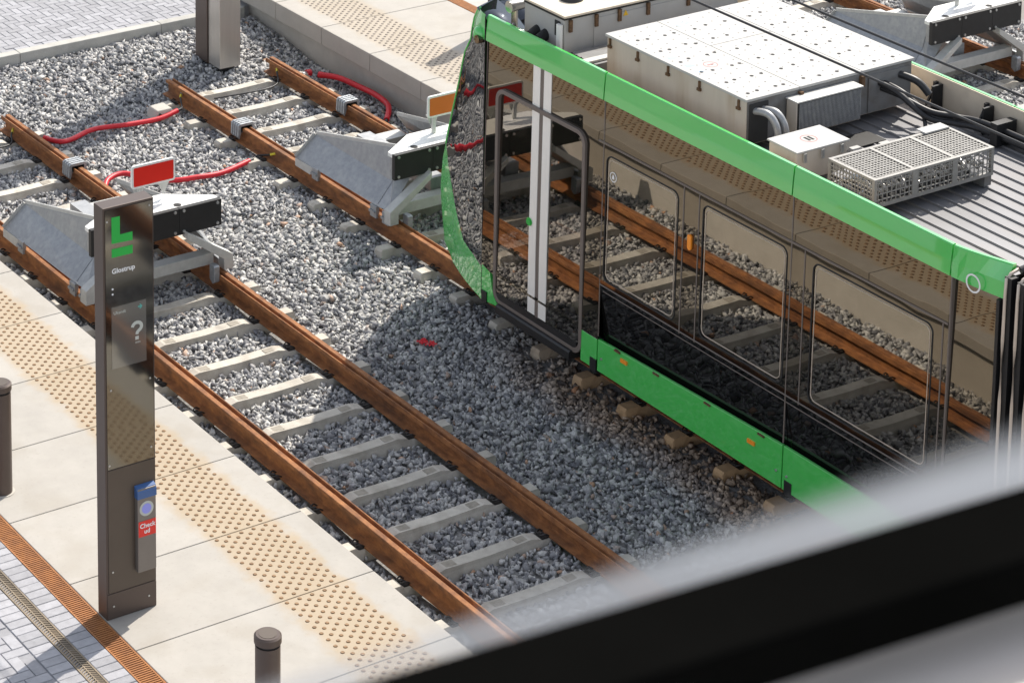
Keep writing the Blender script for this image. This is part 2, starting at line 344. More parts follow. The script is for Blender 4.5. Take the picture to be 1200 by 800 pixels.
def ballast(name, regions):
    P = np.concatenate([scatter(*r) for r in regions]); P = P[~in_sleeper(P)]
    keep = ~((P[:, 0] > 5.13) & (P[:, 0] < 10.1)); P = P[keep]
    n = len(P); size = rng.lognormal(math.log(.0365), .28, n).clip(.018, .060)
    z = hball(P[:, 0], P[:, 1]) + rng.uniform(-.032, .008, n)
    ang = rng.uniform(0, 2 * np.pi, (n, 3)); ang[:, 0] *= .18; ang[:, 1] *= .18
    kind = rng.integers(0, len(HULLS), n); V = []; F = []; base = 0
    for k, (hv, hf) in enumerate(HULLS):
        I = np.where(kind == k)[0]; m = len(I)
        if not m: continue
        a, b, c = ang[I].T; ca, sa, cb, sb, cc, sc = np.cos(a), np.sin(a), np.cos(b), np.sin(b), np.cos(c), np.sin(c)
        R = np.empty((m, 3, 3))
        R[:, 0] = np.stack([cc * cb, cc * sb * sa - sc * ca, cc * sb * ca + sc * sa], 1)
        R[:, 1] = np.stack([sc * cb, sc * sb * sa + cc * ca, sc * sb * ca - cc * sa], 1)
        R[:, 2] = np.stack([-sb, cb * sa, cb * ca], 1)
        v = np.einsum('mij,vj->mvi', R, hv) * size[I][:, None, None] + np.stack([P[I, 0], P[I, 1], z[I]], 1)[:, None, :]
        f = hf[None] + (base + np.arange(m) * len(hv))[:, None, None]
        V.append(v.reshape(-1, 3)); F.append(f.reshape(-1, 3)); base += m * len(hv)
    V = np.concatenate(V).astype(np.float32); F = np.concatenate(F).astype(np.int32)
    me = bpy.data.meshes.new(name); me.vertices.add(len(V)); me.vertices.foreach_set('co', V.ravel())
    me.loops.add(F.size); me.loops.foreach_set('vertex_index', F.ravel())
    me.polygons.add(len(F)); me.polygons.foreach_set('loop_start', np.arange(0, F.size, 3, dtype=np.int32)); me.polygons.foreach_set('loop_total', np.full(len(F), 3, np.int32))
    me.update(calc_edges=True); me.validate()
    return put(name, me, 'stone', kind='stuff')
ballast('ballast', [(-1.5, 2.55, 14.2, 29.55, 960), (2.55, 5.12, 20.3, 29.55, 960), (2.55, 5.12, 14, 20.3, 420), (-1.5, 3, 11, 14.2, 250), (10.2, 13.8, 20.5, 27.8, 900)])
# ------------------------------------------------------------------ tracks
def rail_poly(s):
    p = [(.722, 0), (.768, 0), (.7735, -.006), (.7735, -.036), (.740, -.052), (.736, -.062), (.736, -.148), (.745, -.155), (.815, -.166), (.815, -.18), (.635, -.18), (.635, -.166),
         (.705, -.155), (.716, -.148), (.716, -.066), (.708, -.058), (.668, -.052), (.662, -.044), (.664, -.002), (.667, 0), (.676, 0), (.680, -.006), (.684, -.038), (.711, -.040), (.7165, -.008)]
    return [(s * x, z) for x, z in p]
sl_prof = [(-1.06, -.40), (1.06, -.40), (1.06, -.178), (1.04, -.155), (.89, -.155), (.855, -.184), (.575, -.184), (.55, -.165), (.45, -.140), (.30, -.146), (0, -.152), (-.30, -.146), (-.45, -.140), (-.55, -.165), (-.575, -.184), (-.855, -.184), (-.89, -.155), (-1.04, -.155), (-1.06, -.178)]
def sleeper_mesh():
    m = MB(); n = len(sl_prof)
    bot = lambda z: .11 if z < -.3 else .060
    m.prism([(x, -bot(z), z) for x, z in sl_prof], [(x, bot(z), z) for x, z in sl_prof]); return m.mesh('sleeper')
SLM = sleeper_mesh(); SLM.materials.append(M['sleeper'])
rc = MB().box(-.06, .06, -.04, .04, -.001, .0015).mesh('recess'); rc.materials.append(M['recess'])
def clip_mesh():
    m = MB(); m.box(-.055, .055, -.055, .055, 0, .014)
    m.tube(smooth_path([(-.05, -.045, .012), (-.01, -.05, .04), (.03, -.03, .03), (.015, 0, .026), (.03, .03, .03), (-.01, .05, .04), (-.05, .045, .012)], 3), .008, 6)
    m.cyl((.012, 0, .014), .026, .008, 10); m.cyl((.012, 0, .022), .017, .02, 6); return m.mesh('rail_clip')
CLM = clip_mesh(); CLM.materials.append(M['clipdark'])
def track(xc, ph, y0, label):
    t = root('railway_track', (xc, 27.85, -.18), label, 'railway track', 'straight tracks ending at buffer stops')
    for s in (-1, 1):
        put('rail', MB().ext([(xc + x, z) for x, z in rail_poly(s)], 'y', y0, 27.85), 'rust', t, bevel=.0)
    k0 = math.ceil((y0 - ph) / .68)
    for k in range(k0, 17):
        y = ph + .68 * k
        if y > 27.75: break
        dx = random.uniform(-.02, .02)
        s = inst('sleeper', SLM, (xc + dx, y + random.uniform(-.012, .012), 0), t)
        ORG[s.name] = ORG[t.name] + s.location
        if y > 12.5:
            for sx in (-1, 1):
                o = inst('casting_mark', rc, ORG[s.name] + Vector((sx * .375, 0, -.1425)), s)
            for cx in (-.845, -.60, .60, .845):
                o = inst('rail_clip', CLM, ORG[s.name] + Vector((cx, 0, -.182)), s)
                o.rotation_euler = (0, 0, 0 if abs(cx) > .7 and cx > 0 or (abs(cx) < .7 and cx < 0) else math.pi)
                if abs(cx) < .7: o.rotation_euler.z = math.pi if cx > 0 else 0
                else: o.rotation_euler.z = 0 if cx > 0 else math.pi
    return t
track(0, 17.28, 8, 'rusty track of grooved rails on pale concrete sleepers beside the near platform')
track(D, 17.33, 8, 'rusty track of grooved rails under and ahead of the green tram')
track(T3, 17.30, 16, 'rusty track beyond the tram, at the top right')
# ------------------------------------------------------------------ near platform
plat = root('platform', (-2.5, 19, 0), None, None, kind='structure')
put('platform_base', MB().box(-3.60, -1.47, 9, 33, -.6, PH - .125), 'concrete', plat)
for k in range(-6, 16):
    y = 15.815 + 1.085 * k
    put('slab', MB().box(-3.592, -1.40, y + .004, y + 1.081, PH - .12, PH), 'slab', plat, bevel=.006)
def studs(x0, x1, ys, per, pitchx, pitchy, r, h):
    m = MB(); A = [2 * math.pi * i / 8 for i in range(8)]
    for y in ys:
        ny = int(1.03 / pitchy)
        for j in range(ny):
            yy = y + .045 + j * (1.0 / (ny - 1)) ; x = x0 + (pitchx / 2 if j % 2 else 0)
            while x <= x1:
                b = [(x + r * math.cos(a), yy + r * math.sin(a), PH - .002) for a in A]; t = [(x + r * .72 * math.cos(a), yy + r * .72 * math.sin(a), PH + h) for a in A]
                m.add(b + t, [(i, (i + 1) % 8, 8 + (i + 1) % 8, 8 + i) for i in range(8)] + [tuple(range(8, 16))]); x += pitchx
    return m
put('tactile_studs', studs(-2.25, -1.715, [15.815 + 1.085 * k for k in range(-2, 11)], 0, .118, .047, .0205, .006), 'stud', plat, kind='stuff', fix=False)
# gratings and paving of the plaza
def grating(x0, x1, ya, yb, m, label, chevron=False):
    g = root('drain_grating', ((x0 + x1) / 2, 16.5, PH), label, 'drain grating')
    put('channel', MB().box(x0 + .004, x1 - .004, ya, yb, PH - .12, PH - .03), 'hole', g)
    put('edge_bar', MB().box(x0, x0 + .012, ya, yb, PH - .1, PH + .002), m, g); put('edge_bar', MB().box(x1 - .012, x1, ya, yb, PH - .1, PH + .002), m, g)
    mb = MB(); y = ya
    while y < yb:
        if chevron:
            xm = (x0 + x1) / 2
            for a, b, d in ((x0 + .01, xm - .004, .03), (xm + .004, x1 - .01, -.03)):
                mb.prism([(a, y, PH - .02), (b, y + d, PH - .02), (b, y + d + .012, PH - .02), (a, y + .012, PH - .02)], [(a, y, PH - .002), (b, y + d, PH - .002), (b, y + d + .012, PH - .002), (a, y + .012, PH - .002)])
            y += .03
        else:
            mb.box(x0 + .012, x1 - .012, y, y + .013, PH - .03, PH); y += .0265
    if chevron: mb.box((x0 + x1) / 2 - .005, (x0 + x1) / 2 + .005, ya, yb, PH - .02, PH - .001)
    put('grating_bars', mb, m, g, kind='stuff')
grating(-3.775, -3.602, 13.5, 21.5, 'corten', 'wide rust-orange slotted drain along the back of the near platform')
grating(-4.095, -3.972, 13.5, 21.5, 'brass', 'narrow drain of slanted slots set among grey pavers at lower left', True)
plz = root('plaza', (-4.6, 17, PH), None, None, kind='structure')
put('bedding', MB().box(-9, -3.60, 8, 24, PH - .4, PH - .010), 'paver', plz)
PV = {}
def paver(w, d, x, y, par, zt=PH):
    key = (round(w, 3), round(d, 3))
    if key not in PV:
        m = MB(); c = .004; w2, d2 = w / 2 - .003, d / 2 - .003
        A = [(-w2, -d2), (w2, -d2), (w2, d2), (-w2, d2)]; B = [(-w2 + c, -d2 + c), (w2 - c, -d2 + c), (w2 - c, d2 - c), (-w2 + c, d2 - c)]
        m.add([(*p, -.06) for p in A] + [(*p, -c) for p in A] + [(*p, 0) for p in B], [(i, (i + 1) % 4, 4 + (i + 1) % 4, 4 + i) for i in range(4)] + [(4 + i, 4 + (i + 1) % 4, 8 + (i + 1) % 4, 8 + i) for i in range(4)] + [(8, 9, 10, 11)])
        me = m.mesh('paver'); me.materials.append(M['paver']); PV[key] = me
    o = inst('paver', PV[key], (x, y, zt + random.uniform(-.002, .002)), par); o.rotation_euler = (random.uniform(-.004, .004), random.uniform(-.004, .004), 0)
    return o
npav = 0
for k in range(80):
    y = 14.6 + .1 * k
    if 15.6 < y < 20.2:
        paver(.195, .1, -3.8735, y, plz); npav += 1
    if 15.9 < y < 19.6: paver(.195, .1, -4.195, y, plz); npav += 1
cells = []
for i in range(-4, 16):
    for j in range(-4, 44):
        # 90 degree herringbone of 0.2 x 0.1 blocks
        pass
def herring(x1, x0, ya, yb, zt, par, limit):
    out = []
    u = .1; nx = int((x1 - x0) / u); ny = int((yb - ya) / u); done = set()
    for j in range(ny):
        for i in range(nx):
            m = (i + j) % 4
            if m == 0 and i + 1 < nx: out.append((x0 + (i + 1) * u, ya + (j + .5) * u, .2, .1))
            elif m == 2 and j + 1 < ny: out.append((x0 + (i + .5) * u, ya + (j + 1) * u, .1, .2))
    return out
H = herring(-4.295, -5.4, 15.4, 19.2, PH, plz, 200)
H.sort(key=lambda h: abs(h[1] - 17.2) - h[0] * .8)
for i, (x, y, w, d) in enumerate(H[:215]): paver(w, d, x, y, plz)
mb = MB()
def pav_box(mb, x, y, w, d, zt): mb.box(x - w / 2 + .003, x + w / 2 - .003, y - d / 2 + .003, y + d / 2 - .003, zt - .05, zt + random.uniform(-.002, .002))
for (x, y, w, d) in H[215:]: pav_box(mb, x, y, w, d, PH)
put('more_pavers', mb, 'paver', plz, kind='stuff')
# ------------------------------------------------------------------ kerb and paving at the track ends
yard = root('paved_yard', (3, 31, -.02), None, None, kind='structure')
KZ = 0.0
put('yard_bedding', MB().box(-6, 5.30, 29.66, 40, -.4, KZ - .017), 'paver', yard)
H = herring(5.2, -3.0, 29.72, 33.6, KZ, yard, 300)
vis = sorted(H, key=lambda h: abs(h[0] - 2.4) + 1.6 * max(0, h[1] - 29.7))
for (x, y, w, d) in vis[:298]: paver(w, d, x, y, yard, KZ - .006)
mb = MB()
for (x, y, w, d) in vis[298:]: pav_box(mb, x, y, w, d, KZ - .006)
put('more_pavers', mb, 'paver', yard, kind='stuff')
kb = root('kerb', (2, 29.6, -.1), None, None, kind='structure')
x = -6.37
while x < 5.0:
    put('kerb_stone', MB().box(x + .003, min(x + 2.033, 5.07), 29.56, 29.70, -.35, KZ + .012), 'kerb', kb, bevel=.008); x += 2.036
# ------------------------------------------------------------------ island platform
isl = root('island_platform', (7.6, 24, 0), None, None, kind='structure')
put('platform_base', MB().box(5.20, 10.05, 8, 36, -.6, .050), 'concrete', isl)
for k in range(-13, 8):
    y = 27.72 + 1.09 * k
    put('slab', MB().box(5.08, 7.02, y + .004, y + 1.086, .070, PH), 'slabfar', isl, bevel=.008)
    if k > -11: put('slab', MB().box(8.23, 10.17, y + .004, y + 1.086, .066, PH), 'slabfar', isl, bevel=.008)
put('tactile_studs', studs(5.395, 6.03, [27.72 + 1.09 * k for k in range(-4, 3)], 0, .118, .047, .0205, .006), 'stud_grey', isl, kind='stuff', fix=False)
put('middle_strip', MB().box(7.20, 8.05, 12, 36, .066, PH - .004), 'kerb', isl)
g = root('drain_grating', (7.11, 27, PH), 'brown slotted drain crossing the far platform behind the tram nose', 'drain grating')
put('channel', MB().box(7.03, 7.195, 18, 34, PH - .1, PH - .02), 'hole', g)
mb = MB(); y = 22.
while y < 31: mb.box(7.03, 7.195, y, y + .016, PH - .02, PH + .001); y += .0265
put('grating_bars', mb, 'corten', g, kind='stuff')
t = root('service_post', (6.95, 26.53, PH), 'slim bronze post on the far platform behind the tram nose', 'post')
put('post', MB().box(6.83, 7.07, 26.47, 26.60, PH, 1.86), 'bronze', t, bevel=.01); put('foot_plate', MB().box(6.78, 7.12, 26.43, 26.64, PH, PH + .012), 'bronze', t)
# ------------------------------------------------------------------ bollards
def bollard(x, y, label):
    b = root('bollard', (x, y, PH), label, 'bollard', 'bronze bollards on the near platform')
    put('shaft', MB().cyl((x, y, PH), .092, .915, 28), 'bronze', b)
    put('base_ring', MB().cyl((x, y, PH), .112, .006, 28), 'concrete', b)
    put('neck', MB().cyl((x, y, PH + .915), .082, .022, 28), 'rubber', b)
    m = MB(); m.cyl((x, y, PH + .937), .100, .048, 32); m.cyl((x, y, PH + .985), .100, .012, 32, r2=.086); put('cap', m, 'bronze', b)
    put('cap_inlay', MB().cyl((x, y, PH + .997), .066, .002, 24), 'bronzelight', b)
bollard(-3.415, 19.57, 'bronze bollard standing farther up the platform, cut by the left picture edge')
bollard(-3.455, 15.20, 'bronze bollard nearest the bottom edge, with a pale disc on its cap')
# ------------------------------------------------------------------ station sign pillar
px0, px1, py0, py1 = -3.588, -3.145, 17.37, 17.515
sg = root('station_sign', ((px0 + px1) / 2, (py0 + py1) / 2, PH), 'tall bronze information pillar with green L logo on the near platform', 'sign')
put('case', MB().box(px0, px1, py0, py1, PH, 3.71), 'bronze', sg, bevel=.004)
fy = py0
put('glass_panel', MB().box(px0 + .018, px1 - .012, fy - .006, fy + .001, 1.566, 3.69), 'signglass', sg)
put('service_door', MB().box(px0 + .018, px1 - .012, fy - .006, fy + .001, .527, 1.556), 'bronzelight', sg, bevel=.002)
put('plinth', MB().box(px0 + .004, px1 - .003, fy - .006, fy + .001, PH + .004, .517), 'bronze', sg, bevel=.002)
scr = put('screen', MB().box(-3.523, -3.221, fy - .0085, fy - .005, 2.392, 2.898), 'screen', sg)
def flat(name, pts, m, par, y, t=.002):
    return put(name, MB().ext(pts, 'y', y - t, y), m, par)
lg = flat('logo', [(-3.515, 3.627), (-3.515, 3.415), (-3.334, 3.407), (-3.334, 3.476), (-3.443, 3.476), (-3.443, 3.624)], 'logo', sg, fy - .006)
flat('logo_bar', [(-3.515, 3.371), (-3.515, 3.302), (-3.334, 3.300), (-3.334, 3.368)], 'logo', lg, fy - .006)
text('station_name', 'Glostrup', .056, (-3.517, fy - .007, 3.170), 'textwhite', sg, fat=.0012)
for z in (3.046, 3.004): put('sensor_dot', MB().cyl((-3.512, fy - .009, z), .008, .003, 12, 'y'), 'textwhite', sg)
text('screen_heading', 'Ukendt', .036, (-3.507, fy - .0095, 2.835), 'textgrey', scr)
def stroke(pts, w):       # flat stroke polygons of one printed glyph
    m = MB(); L_ = []; R_ = []
    for i, p in enumerate(pts):
        a, c = pts[max(i - 1, 0)], pts[min(i + 1, len(pts) - 1)]; dx, dz = c[0] - a[0], c[1] - a[1]; l = math.hypot(dx, dz)
        L_.append((p[0] - dz / l * w / 2, p[1] + dx / l * w / 2)); R_.append((p[0] + dz / l * w / 2, p[1] - dx / l * w / 2))
    n = len(pts); V = [(x, y, z) for y in (fy - .0100, fy - .0084) for (x, z) in L_ + R_]
    F = []
    for i in range(n - 1):
        F += [(i, i + 1, n + i + 1, n + i), (2 * n + i, 3 * n + i, 3 * n + i + 1, 2 * n + i + 1), (i, 2 * n + i, 2 * n + i + 1, i + 1), (n + i, n + i + 1, 3 * n + i + 1, 3 * n + i)]
    F += [(0, n, 3 * n, 2 * n), (n - 1, 3 * n - 1, 4 * n - 1, 2 * n - 1)]
    return m.add(V, F)
qx, qz = -3.303, 2.690
put('question_mark', stroke([(qx + .040 * math.cos(math.radians(t)), qz + .036 * math.sin(math.radians(t))) for t in range(175, -66, -20)] + [(qx + .002, qz - .046), (qx, qz - .062)], .027).box(qx - .015, qx + .015, fy - .010, fy - .0084, qz - .105, qz - .077), 'textgrey', scr)
text('minutes', 'min', .03, (-3.318, fy - .0095, 2.555), 'textgrey', scr)
text('clock', '12:00', .024, (-3.318, fy - .0095, 2.425), 'textgrey', scr) if False else None
flat('arrow', [(-3.292, 2.858), (-3.272, 2.858), (-3.280, 2.872), (-3.270, 2.872), (-3.254, 2.852), (-3.270, 2.832), (-3.280, 2.832), (-3.272, 2.846), (-3.292, 2.846)], 'textcyan', scr, fy - .0086)
for x, z in ((-3.555, 3.60), (-3.185, 3.655), (-3.535, 2.22), (-3.19, 2.235), (-3.555, 1.60), (-3.185, 1.66), (-3.53, .41), (-3.215, .405), (-3.535, .70)):
    put('screw', MB().cyl((x, fy - .010, z), .008, .006, 10, 'y'), 'bolt', sg)
rd = put('card_reader', MB().box(-3.336, -3.172, fy - .055, fy - .005, .655, 1.355), 'reader', sg, bevel=.006)
put('reader_cap', MB().ext([(fy - .062, 1.275), (fy - .006, 1.275), (fy - .006, 1.375), (fy - .045, 1.36), (fy - .060, 1.335)], 'x', -3.340, -3.168), 'blue', rd, bevel=.004)
put('reader_disc', MB().cyl((-3.258, fy - .059, 1.185), .042, .004, 20, 'y'), 'bluelight', rd)
put('reader_ring', MB().cyl((-3.258, fy - .057, 1.185), .062, .003, 24, 'y'), 'textgrey', rd)
stk = put('sticker', MB().box(-3.330, -3.176, fy - .0575, fy - .054, .955, 1.085), 'sticker', rd)
text('sticker_text', 'Check', .052, (-3.320, fy - .0585, 1.028), 'textwhite', rd, fat=.0012)
text('sticker_text', 'ud', .052, (-3.282, fy - .0585, .980), 'textwhite', rd, fat=.0012)
# ------------------------------------------------------------------ steel mast at the track end
ms = root('mast', (3.97, 28.36, -.2), 'square steel mast rising from the ballast past the rail ends', 'mast')
m0 = MB().box(3.80, 4.115, 28.09, 28.12, -.14, 6.0).box(3.80, 3.815, 28.12, 28.36, -.14, 6.0)
put('steel_cladding', MB().box(3.815, 4.115, 28.09, 28.37, -.13, 6.0), 'steel', ms, bevel=.006)
put('dark_back', MB().box(3.795, 4.095, 28.374, 28.66, -.13, 6.0), 'bronze', ms, bevel=.004)
put('core', MB().box(3.87, 4.06, 28.15, 28.6, -.4, -.1), 'black', ms)
# ------------------------------------------------------------------ buffer stops
boltM = MB().cyl((0, -.012, 0), .016, .012, 8, 'y').mesh('bolt'); boltM.materials.append(M['bolt'])
M['orange'] = mat('sign_red_bounce_tint', (.62, .15, .025), .35, var=.04, spec=.4)  # red board face; green bounce light off the nose painted in as orange
def buffer_stop(xc, label, face='red'):
    b = root('buffer_stop', (xc, 23.6, 0), label, 'buffer stop', 'steel buffer stops at the track ends')
    X = lambda p, s=1: (xc + s * p[0], p[1], p[2])
    A = (-.56, 24.78, .31); B = (-.775, 24.86, .06); Cc = (-.775, 23.23, .085); Dm = (-.535, 23.28, .295); Dd = (-.45, 23.27, .65); E = (-.80, 22.97, .10); F = (-.34, 22.87, .50); I = (-.45, 23.27, .65)
    K = (-.40, 23.0, .55)
    for s in (-1, 1):
        s_ = -s  # left first
        q = lambda p: X(p, 1 if s == -1 else -1)
        w = MB().slabpoly([q(A), q(B), q(Cc), q(Dm)], .008 * (1 if s == -1 else -1)).slabpoly([q(A), q(Dm), q(Dd)], .008 * (1 if s == -1 else -1))
        put('wing_plate', w, 'galv', b)
        w2 = MB().slabpoly([q(Dd), q(Dm), q(Cc), q((-.79, 22.975, .12)), q(K)], .008 * (1 if s == -1 else -1))
        put('front_plate', w2, 'galv', b)
        # bent lip along the upper edge, rear edge and lower edge
        lip = MB()
        for a, c, dx, dz in ((A, Dd, -.0, .045), (A, B, -.03, .03)):
            lip.prism([q(a), q(c), q((c[0] + dx, c[1], c[2] + dz)), q((a[0] + dx, a[1], a[2] + dz))], [q((a[0] + .012, a[1] + .012, a[2])), q((c[0] + .012, c[1] + .012, c[2])), q((c[0] + dx + .012, c[1] + .012, c[2] + dz)), q((a[0] + dx + .012, a[1] + .012, a[2] + dz))])
        put('wing_lip', lip, 'galvlight', b)
        sk = MB()
        x0, x1 = sorted((q((-.79, 0, 0))[0], q((-.715, 0, 0))[0]))
        sk.prism([q((-.735, 24.86, .072)), q((-.735, 23.15, .102)), q((-.775, 23.15, .09)), q((-.775, 24.86, .06))], [q((-.735, 24.86, .082)), q((-.735, 23.15, .112)), q((-.775, 23.15, .10)), q((-.775, 24.86, .07))])
        xa, xb = sorted((q((-.79, 0, 0))[0], q((-.776, 0, 0))[0]))
        sk.prism([q((-.776, 24.86, -.03)), q((-.776, 24.55, -.03)), q((-.776, 24.50, .066)), q((-.776, 24.86, .06))], [q((-.79, 24.86, -.03)), q((-.79, 24.55, -.03)), q((-.79, 24.50, .066)), q((-.79, 24.86, .06))])
        put('slide_bar', sk, 'galvlight', b)
        cl = MB()
        for yc in (24.45, 23.28, 23.05):
            xa, xb = sorted((q((-.80, 0, 0))[0], q((-.755, 0, 0))[0])); cl.box(xa, xb, yc - .07, yc + .05, -.05, .085)
            for dy in (-.045, -.005, .03):
                xa, xb = sorted((q((-.82, 0, 0))[0], q((-.80, 0, 0))[0])); cl.cyl((xa, yc + dy, .02), .018, .02, 8, 'x')
        put('rail_clamp', cl, 'galv', b, bevel=.004)
        st = MB().ext([(q((px_, 0, 0))[0], pz_) for px_, pz_ in ((-.32, .515), (-.86, .165), (-.86, .012), (-.75, .012), (-.75, .13), (-.32, .44))], 'y', 22.85, 22.965)
        put('strut', st, 'galvlight', b, bevel=.004)
        hk = MB(); xa, xb = sorted((q((-.665, 0, 0))[0], q((-.60, 0, 0))[0]))
        hk.ext([(22.90, .10), (22.90, -.06), (22.84, -.10), (22.80, -.07), (22.80, .09), (22.82, .10)], 'x', xa, xb); put('rail_claw', hk, 'clamp', b, bevel=.006)
    put('cross_beam', MB().box(xc - .70, xc + .70, 22.98, 23.12, .045, .165), 'galvlight', b, bevel=.005)
    put('rear_beam', MB().box(xc - .62, xc + .62, 24.66, 24.87, .012, .105), 'galvlight', b, bevel=.004)
    put('centre_beam', MB().box(xc - .09, xc + .09, 23.2, 24.66, .12, .26), 'galv', b)
    hd = MB().ext([(xc - .755, 22.975), (xc + .755, 22.975), (xc + .755, 23.06), (xc + .30, 23.36), (xc - .30, 23.36), (xc - .755, 23.06)], 'z', .715, .758)
    put('head_top', hd, 'white', b, bevel=.004)
    put('head_body', MB().ext([(xc - .735, 22.977), (xc + .735, 22.977), (xc + .735, 23.05), (xc + .28, 23.34), (xc - .28, 23.34), (xc - .735, 23.05)], 'z', .49, .714), 'galv', b)
    for hx in (-.435, .30): put('lifting_hole', MB().cyl((xc + hx, 23.03, .7575), .042, .003, 18), 'hole', b)
    for x0, x1 in ((-.76, -.262), (-.26, .26), (.262, .76)):
        p = put('bumper_pad', MB().box(xc + x0, xc + x1, 22.92, 22.974, .478, .765), 'rubber', b, bevel=.004)
        for bx in (x0 + .05, x1 - .05):
            for bz in (.515, .735): inst('bolt', boltM, (xc + bx, 22.92, bz), p)
    # reflective stop board
    s0, s1 = xc - .135, xc + .375
    bd = put('stop_board', MB().prism([(x, 23.20, z) for x, z in rrect(s0, s1, .955, 1.20, .03, 4)], [(x, 23.225, z) for x, z in rrect(s0, s1, .955, 1.20, .03, 4)]), 'white', b)
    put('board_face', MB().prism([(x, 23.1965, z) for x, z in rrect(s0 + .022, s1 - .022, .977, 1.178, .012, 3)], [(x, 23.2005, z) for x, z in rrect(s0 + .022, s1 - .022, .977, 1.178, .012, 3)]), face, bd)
    for sx in (xc - .03, xc + .27):
        if sx < xc: put('board_post', MB().box(sx - .021, sx + .021, 23.226, 23.256, .758, 1.15), 'galvlight', b)
        put('board_bracket', MB().prism([(sx - .09, 23.258, .975), (sx + .09, 23.258, .975), (sx, 23.258, .80)], [(sx - .09, 23.266, .975), (sx + .09, 23.266, .975), (sx, 23.266, .80)]), 'galvlight', b)
    # thin earthing lead
    return b
buffer_stop(0, 'buffer stop half hidden by the information pillar, with a red stop board on top')
buffer_stop(D, 'buffer stop with a red stop board, painted orange for bounce light, right in front of the tram nose', 'orange')
buffer_stop(T3, 'buffer stop beyond the tram roof at the top right corner')
# ------------------------------------------------------------------ rail blocks, hoses, leads
def rail_block(xr, y, label):
    b = root('rail_block', (xr, y, 0), label, 'rail block', 'grey cast blocks clamped on the rails')
    put('saddle', MB().box(xr - .085, xr + .085, y - .085, y + .085, -.05, .030), 'clamp', b, bevel=.008)
    for k in range(4):
        y0 = y - .085 + k * .047
        put('fin', MB().ext([(xr - .115, -.10), (xr - .095, -.13), (xr - .07, -.05), (xr + .07, -.05), (xr + .095, -.13), (xr + .115, -.10), (xr + .11, .035), (xr + .085, .055), (xr - .085, .055), (xr - .11, .035)], 'y', y0, y0 + .031), 'clamp', b, bevel=.004)
    mb = MB()
    for k in range(3):
        for s in (-1, 1): mb.cyl((xr + s * .05, y - .046 + k * .047, .045), .012, .018, 8)
    put('bolt', mb, 'bolt', b)
rail_block(.72, 26.10, 'grey cast block on the rail behind the pillar, left of the other two')
rail_block(2.955, 26.12, 'grey cast block on the middle rail, between the other two')
rail_block(4.40, 26.08, 'grey cast block on the rail next to the far platform')
def hose(label, pts, r=.03, caps=True):
    h = root('red_hose', pts[0], label, 'hose', 'red plastic conduits across the ballast')
    P = smooth_path(pts, 8); put('sleeve', MB().tube(P, r, 14), 'hose', h)
    put('collar', MB().tube([P[0], P[0] + (P[1] - P[0]).normalized() * .05], r * 1.12, 14), 'hose', h)
    put('inner_cable', MB().tube([P[-1] + (P[-2] - P[-1]).normalized() * .05, P[-1] + (P[-1] - P[-2]).normalized() * .06], r * .6, 10), 'cable', h)
z = -.175
hose('red conduit on the gravel between the two track ends, farthest left', [(.98, 27.36, z), (1.07, 27.15, z + .01), (1.24, 27.16, z), (1.58, 27.25, z + .02), (2.0, 27.18, z + .015), (2.39, 27.135, z + .02), (2.68, 27.18, z + .05)])
hose('red conduit running behind the red stop board to the middle rail', [(.90, 25.72, z - .02), (1.02, 25.86, z + .02), (1.24, 25.90, z + .03), (1.46, 25.68, z), (1.68, 25.49, z), (1.91, 25.41, z + .015), (2.24, 25.40, z), (2.66, 25.49, z + .02)])
hose('short bent red conduit between the rail and the far platform wall', [(4.80, 27.335, z + .03), (4.92, 27.08, z + .05), (5.0, 26.74, z + .03), (5.01, 26.40, z + .04), (4.98, 26.10, z + .03), (4.87, 25.90, z + .03), (4.73, 25.74, z)], .036)
c = root('hose_cap', (4.755, 27.5, z), 'small red capped stub beside the rail end near the far platform', 'pipe cap')
put('cap', MB().cyl((4.72, 27.50, z + .01), .045, .06, 14, 'x'), 'hose', c); put('stub', MB().cyl((4.66, 27.50, z + .01), .025, .06, 10, 'x'), 'galv', c)
def lead(label, pts, r=.011):
    l = root('earth_lead', pts[0], label, 'cable', 'black earthing leads at the rails')
    put('cable', MB().tube(smooth_path(pts, 6), r, 8), 'cable', l)
    p = Vector(pts[0]); d = (Vector(pts[1]) - p).normalized()
    put('sleeve', MB().tube([p + d * .02, p + d * .09], r * 1.35, 8), 'tape', l); put('lug', MB().cyl((p.x, p.y, p.z), .022, .012, 8, 'x'), 'bolt', l)
lead('black lead looping from the left rail end onto a sleeper', [(.70, 27.6, -.07), (.62, 27.5, -.11), (.55, 27.38, -.165), (.30, 27.33, -.15), (-.1, 27.4, -.15)])
lead('black lead dropping from the middle rail end to the red conduit', [(2.915, 27.50, -.07), (2.86, 27.42, -.08), (2.80, 27.28, -.13), (2.74, 27.2, -.13), (2.66, 27.17, -.13)])
lead('black lead curling from the far rail end along a sleeper', [(4.36, 27.62, -.06), (4.30, 27.52, -.08), (4.22, 27.38, -.15), (4.0, 27.28, -.15), (3.65, 27.3, -.15), (3.3, 27.36, -.16)])
lead('short black lead from the middle rail to the red conduit end by the buffer stop', [(2.955, 25.36, -.08), (2.90, 25.45, -.12), (2.82, 25.56, -.15), (2.75, 25.54, -.16), (2.64, 25.49, -.16)])
lead('black lead on the gravel behind the far rail buffer stop', [(4.33, 24.98, -.06), (4.25, 25.05, -.08), (4.05, 25.15, -.15), (3.85, 25.1, -.2)])
lead('black lead across the sleepers behind the pillar buffer stop', [(.62, 25.05, -.08), (.5, 25.1, -.12), (.2, 25.05, -.16), (-.2, 25.0, -.17), (-.5, 25.05, -.2)])
l = root('cable_block', (2.50, 27.27, -.2), 'beige concrete block with holes beside the middle rail end', 'concrete block')
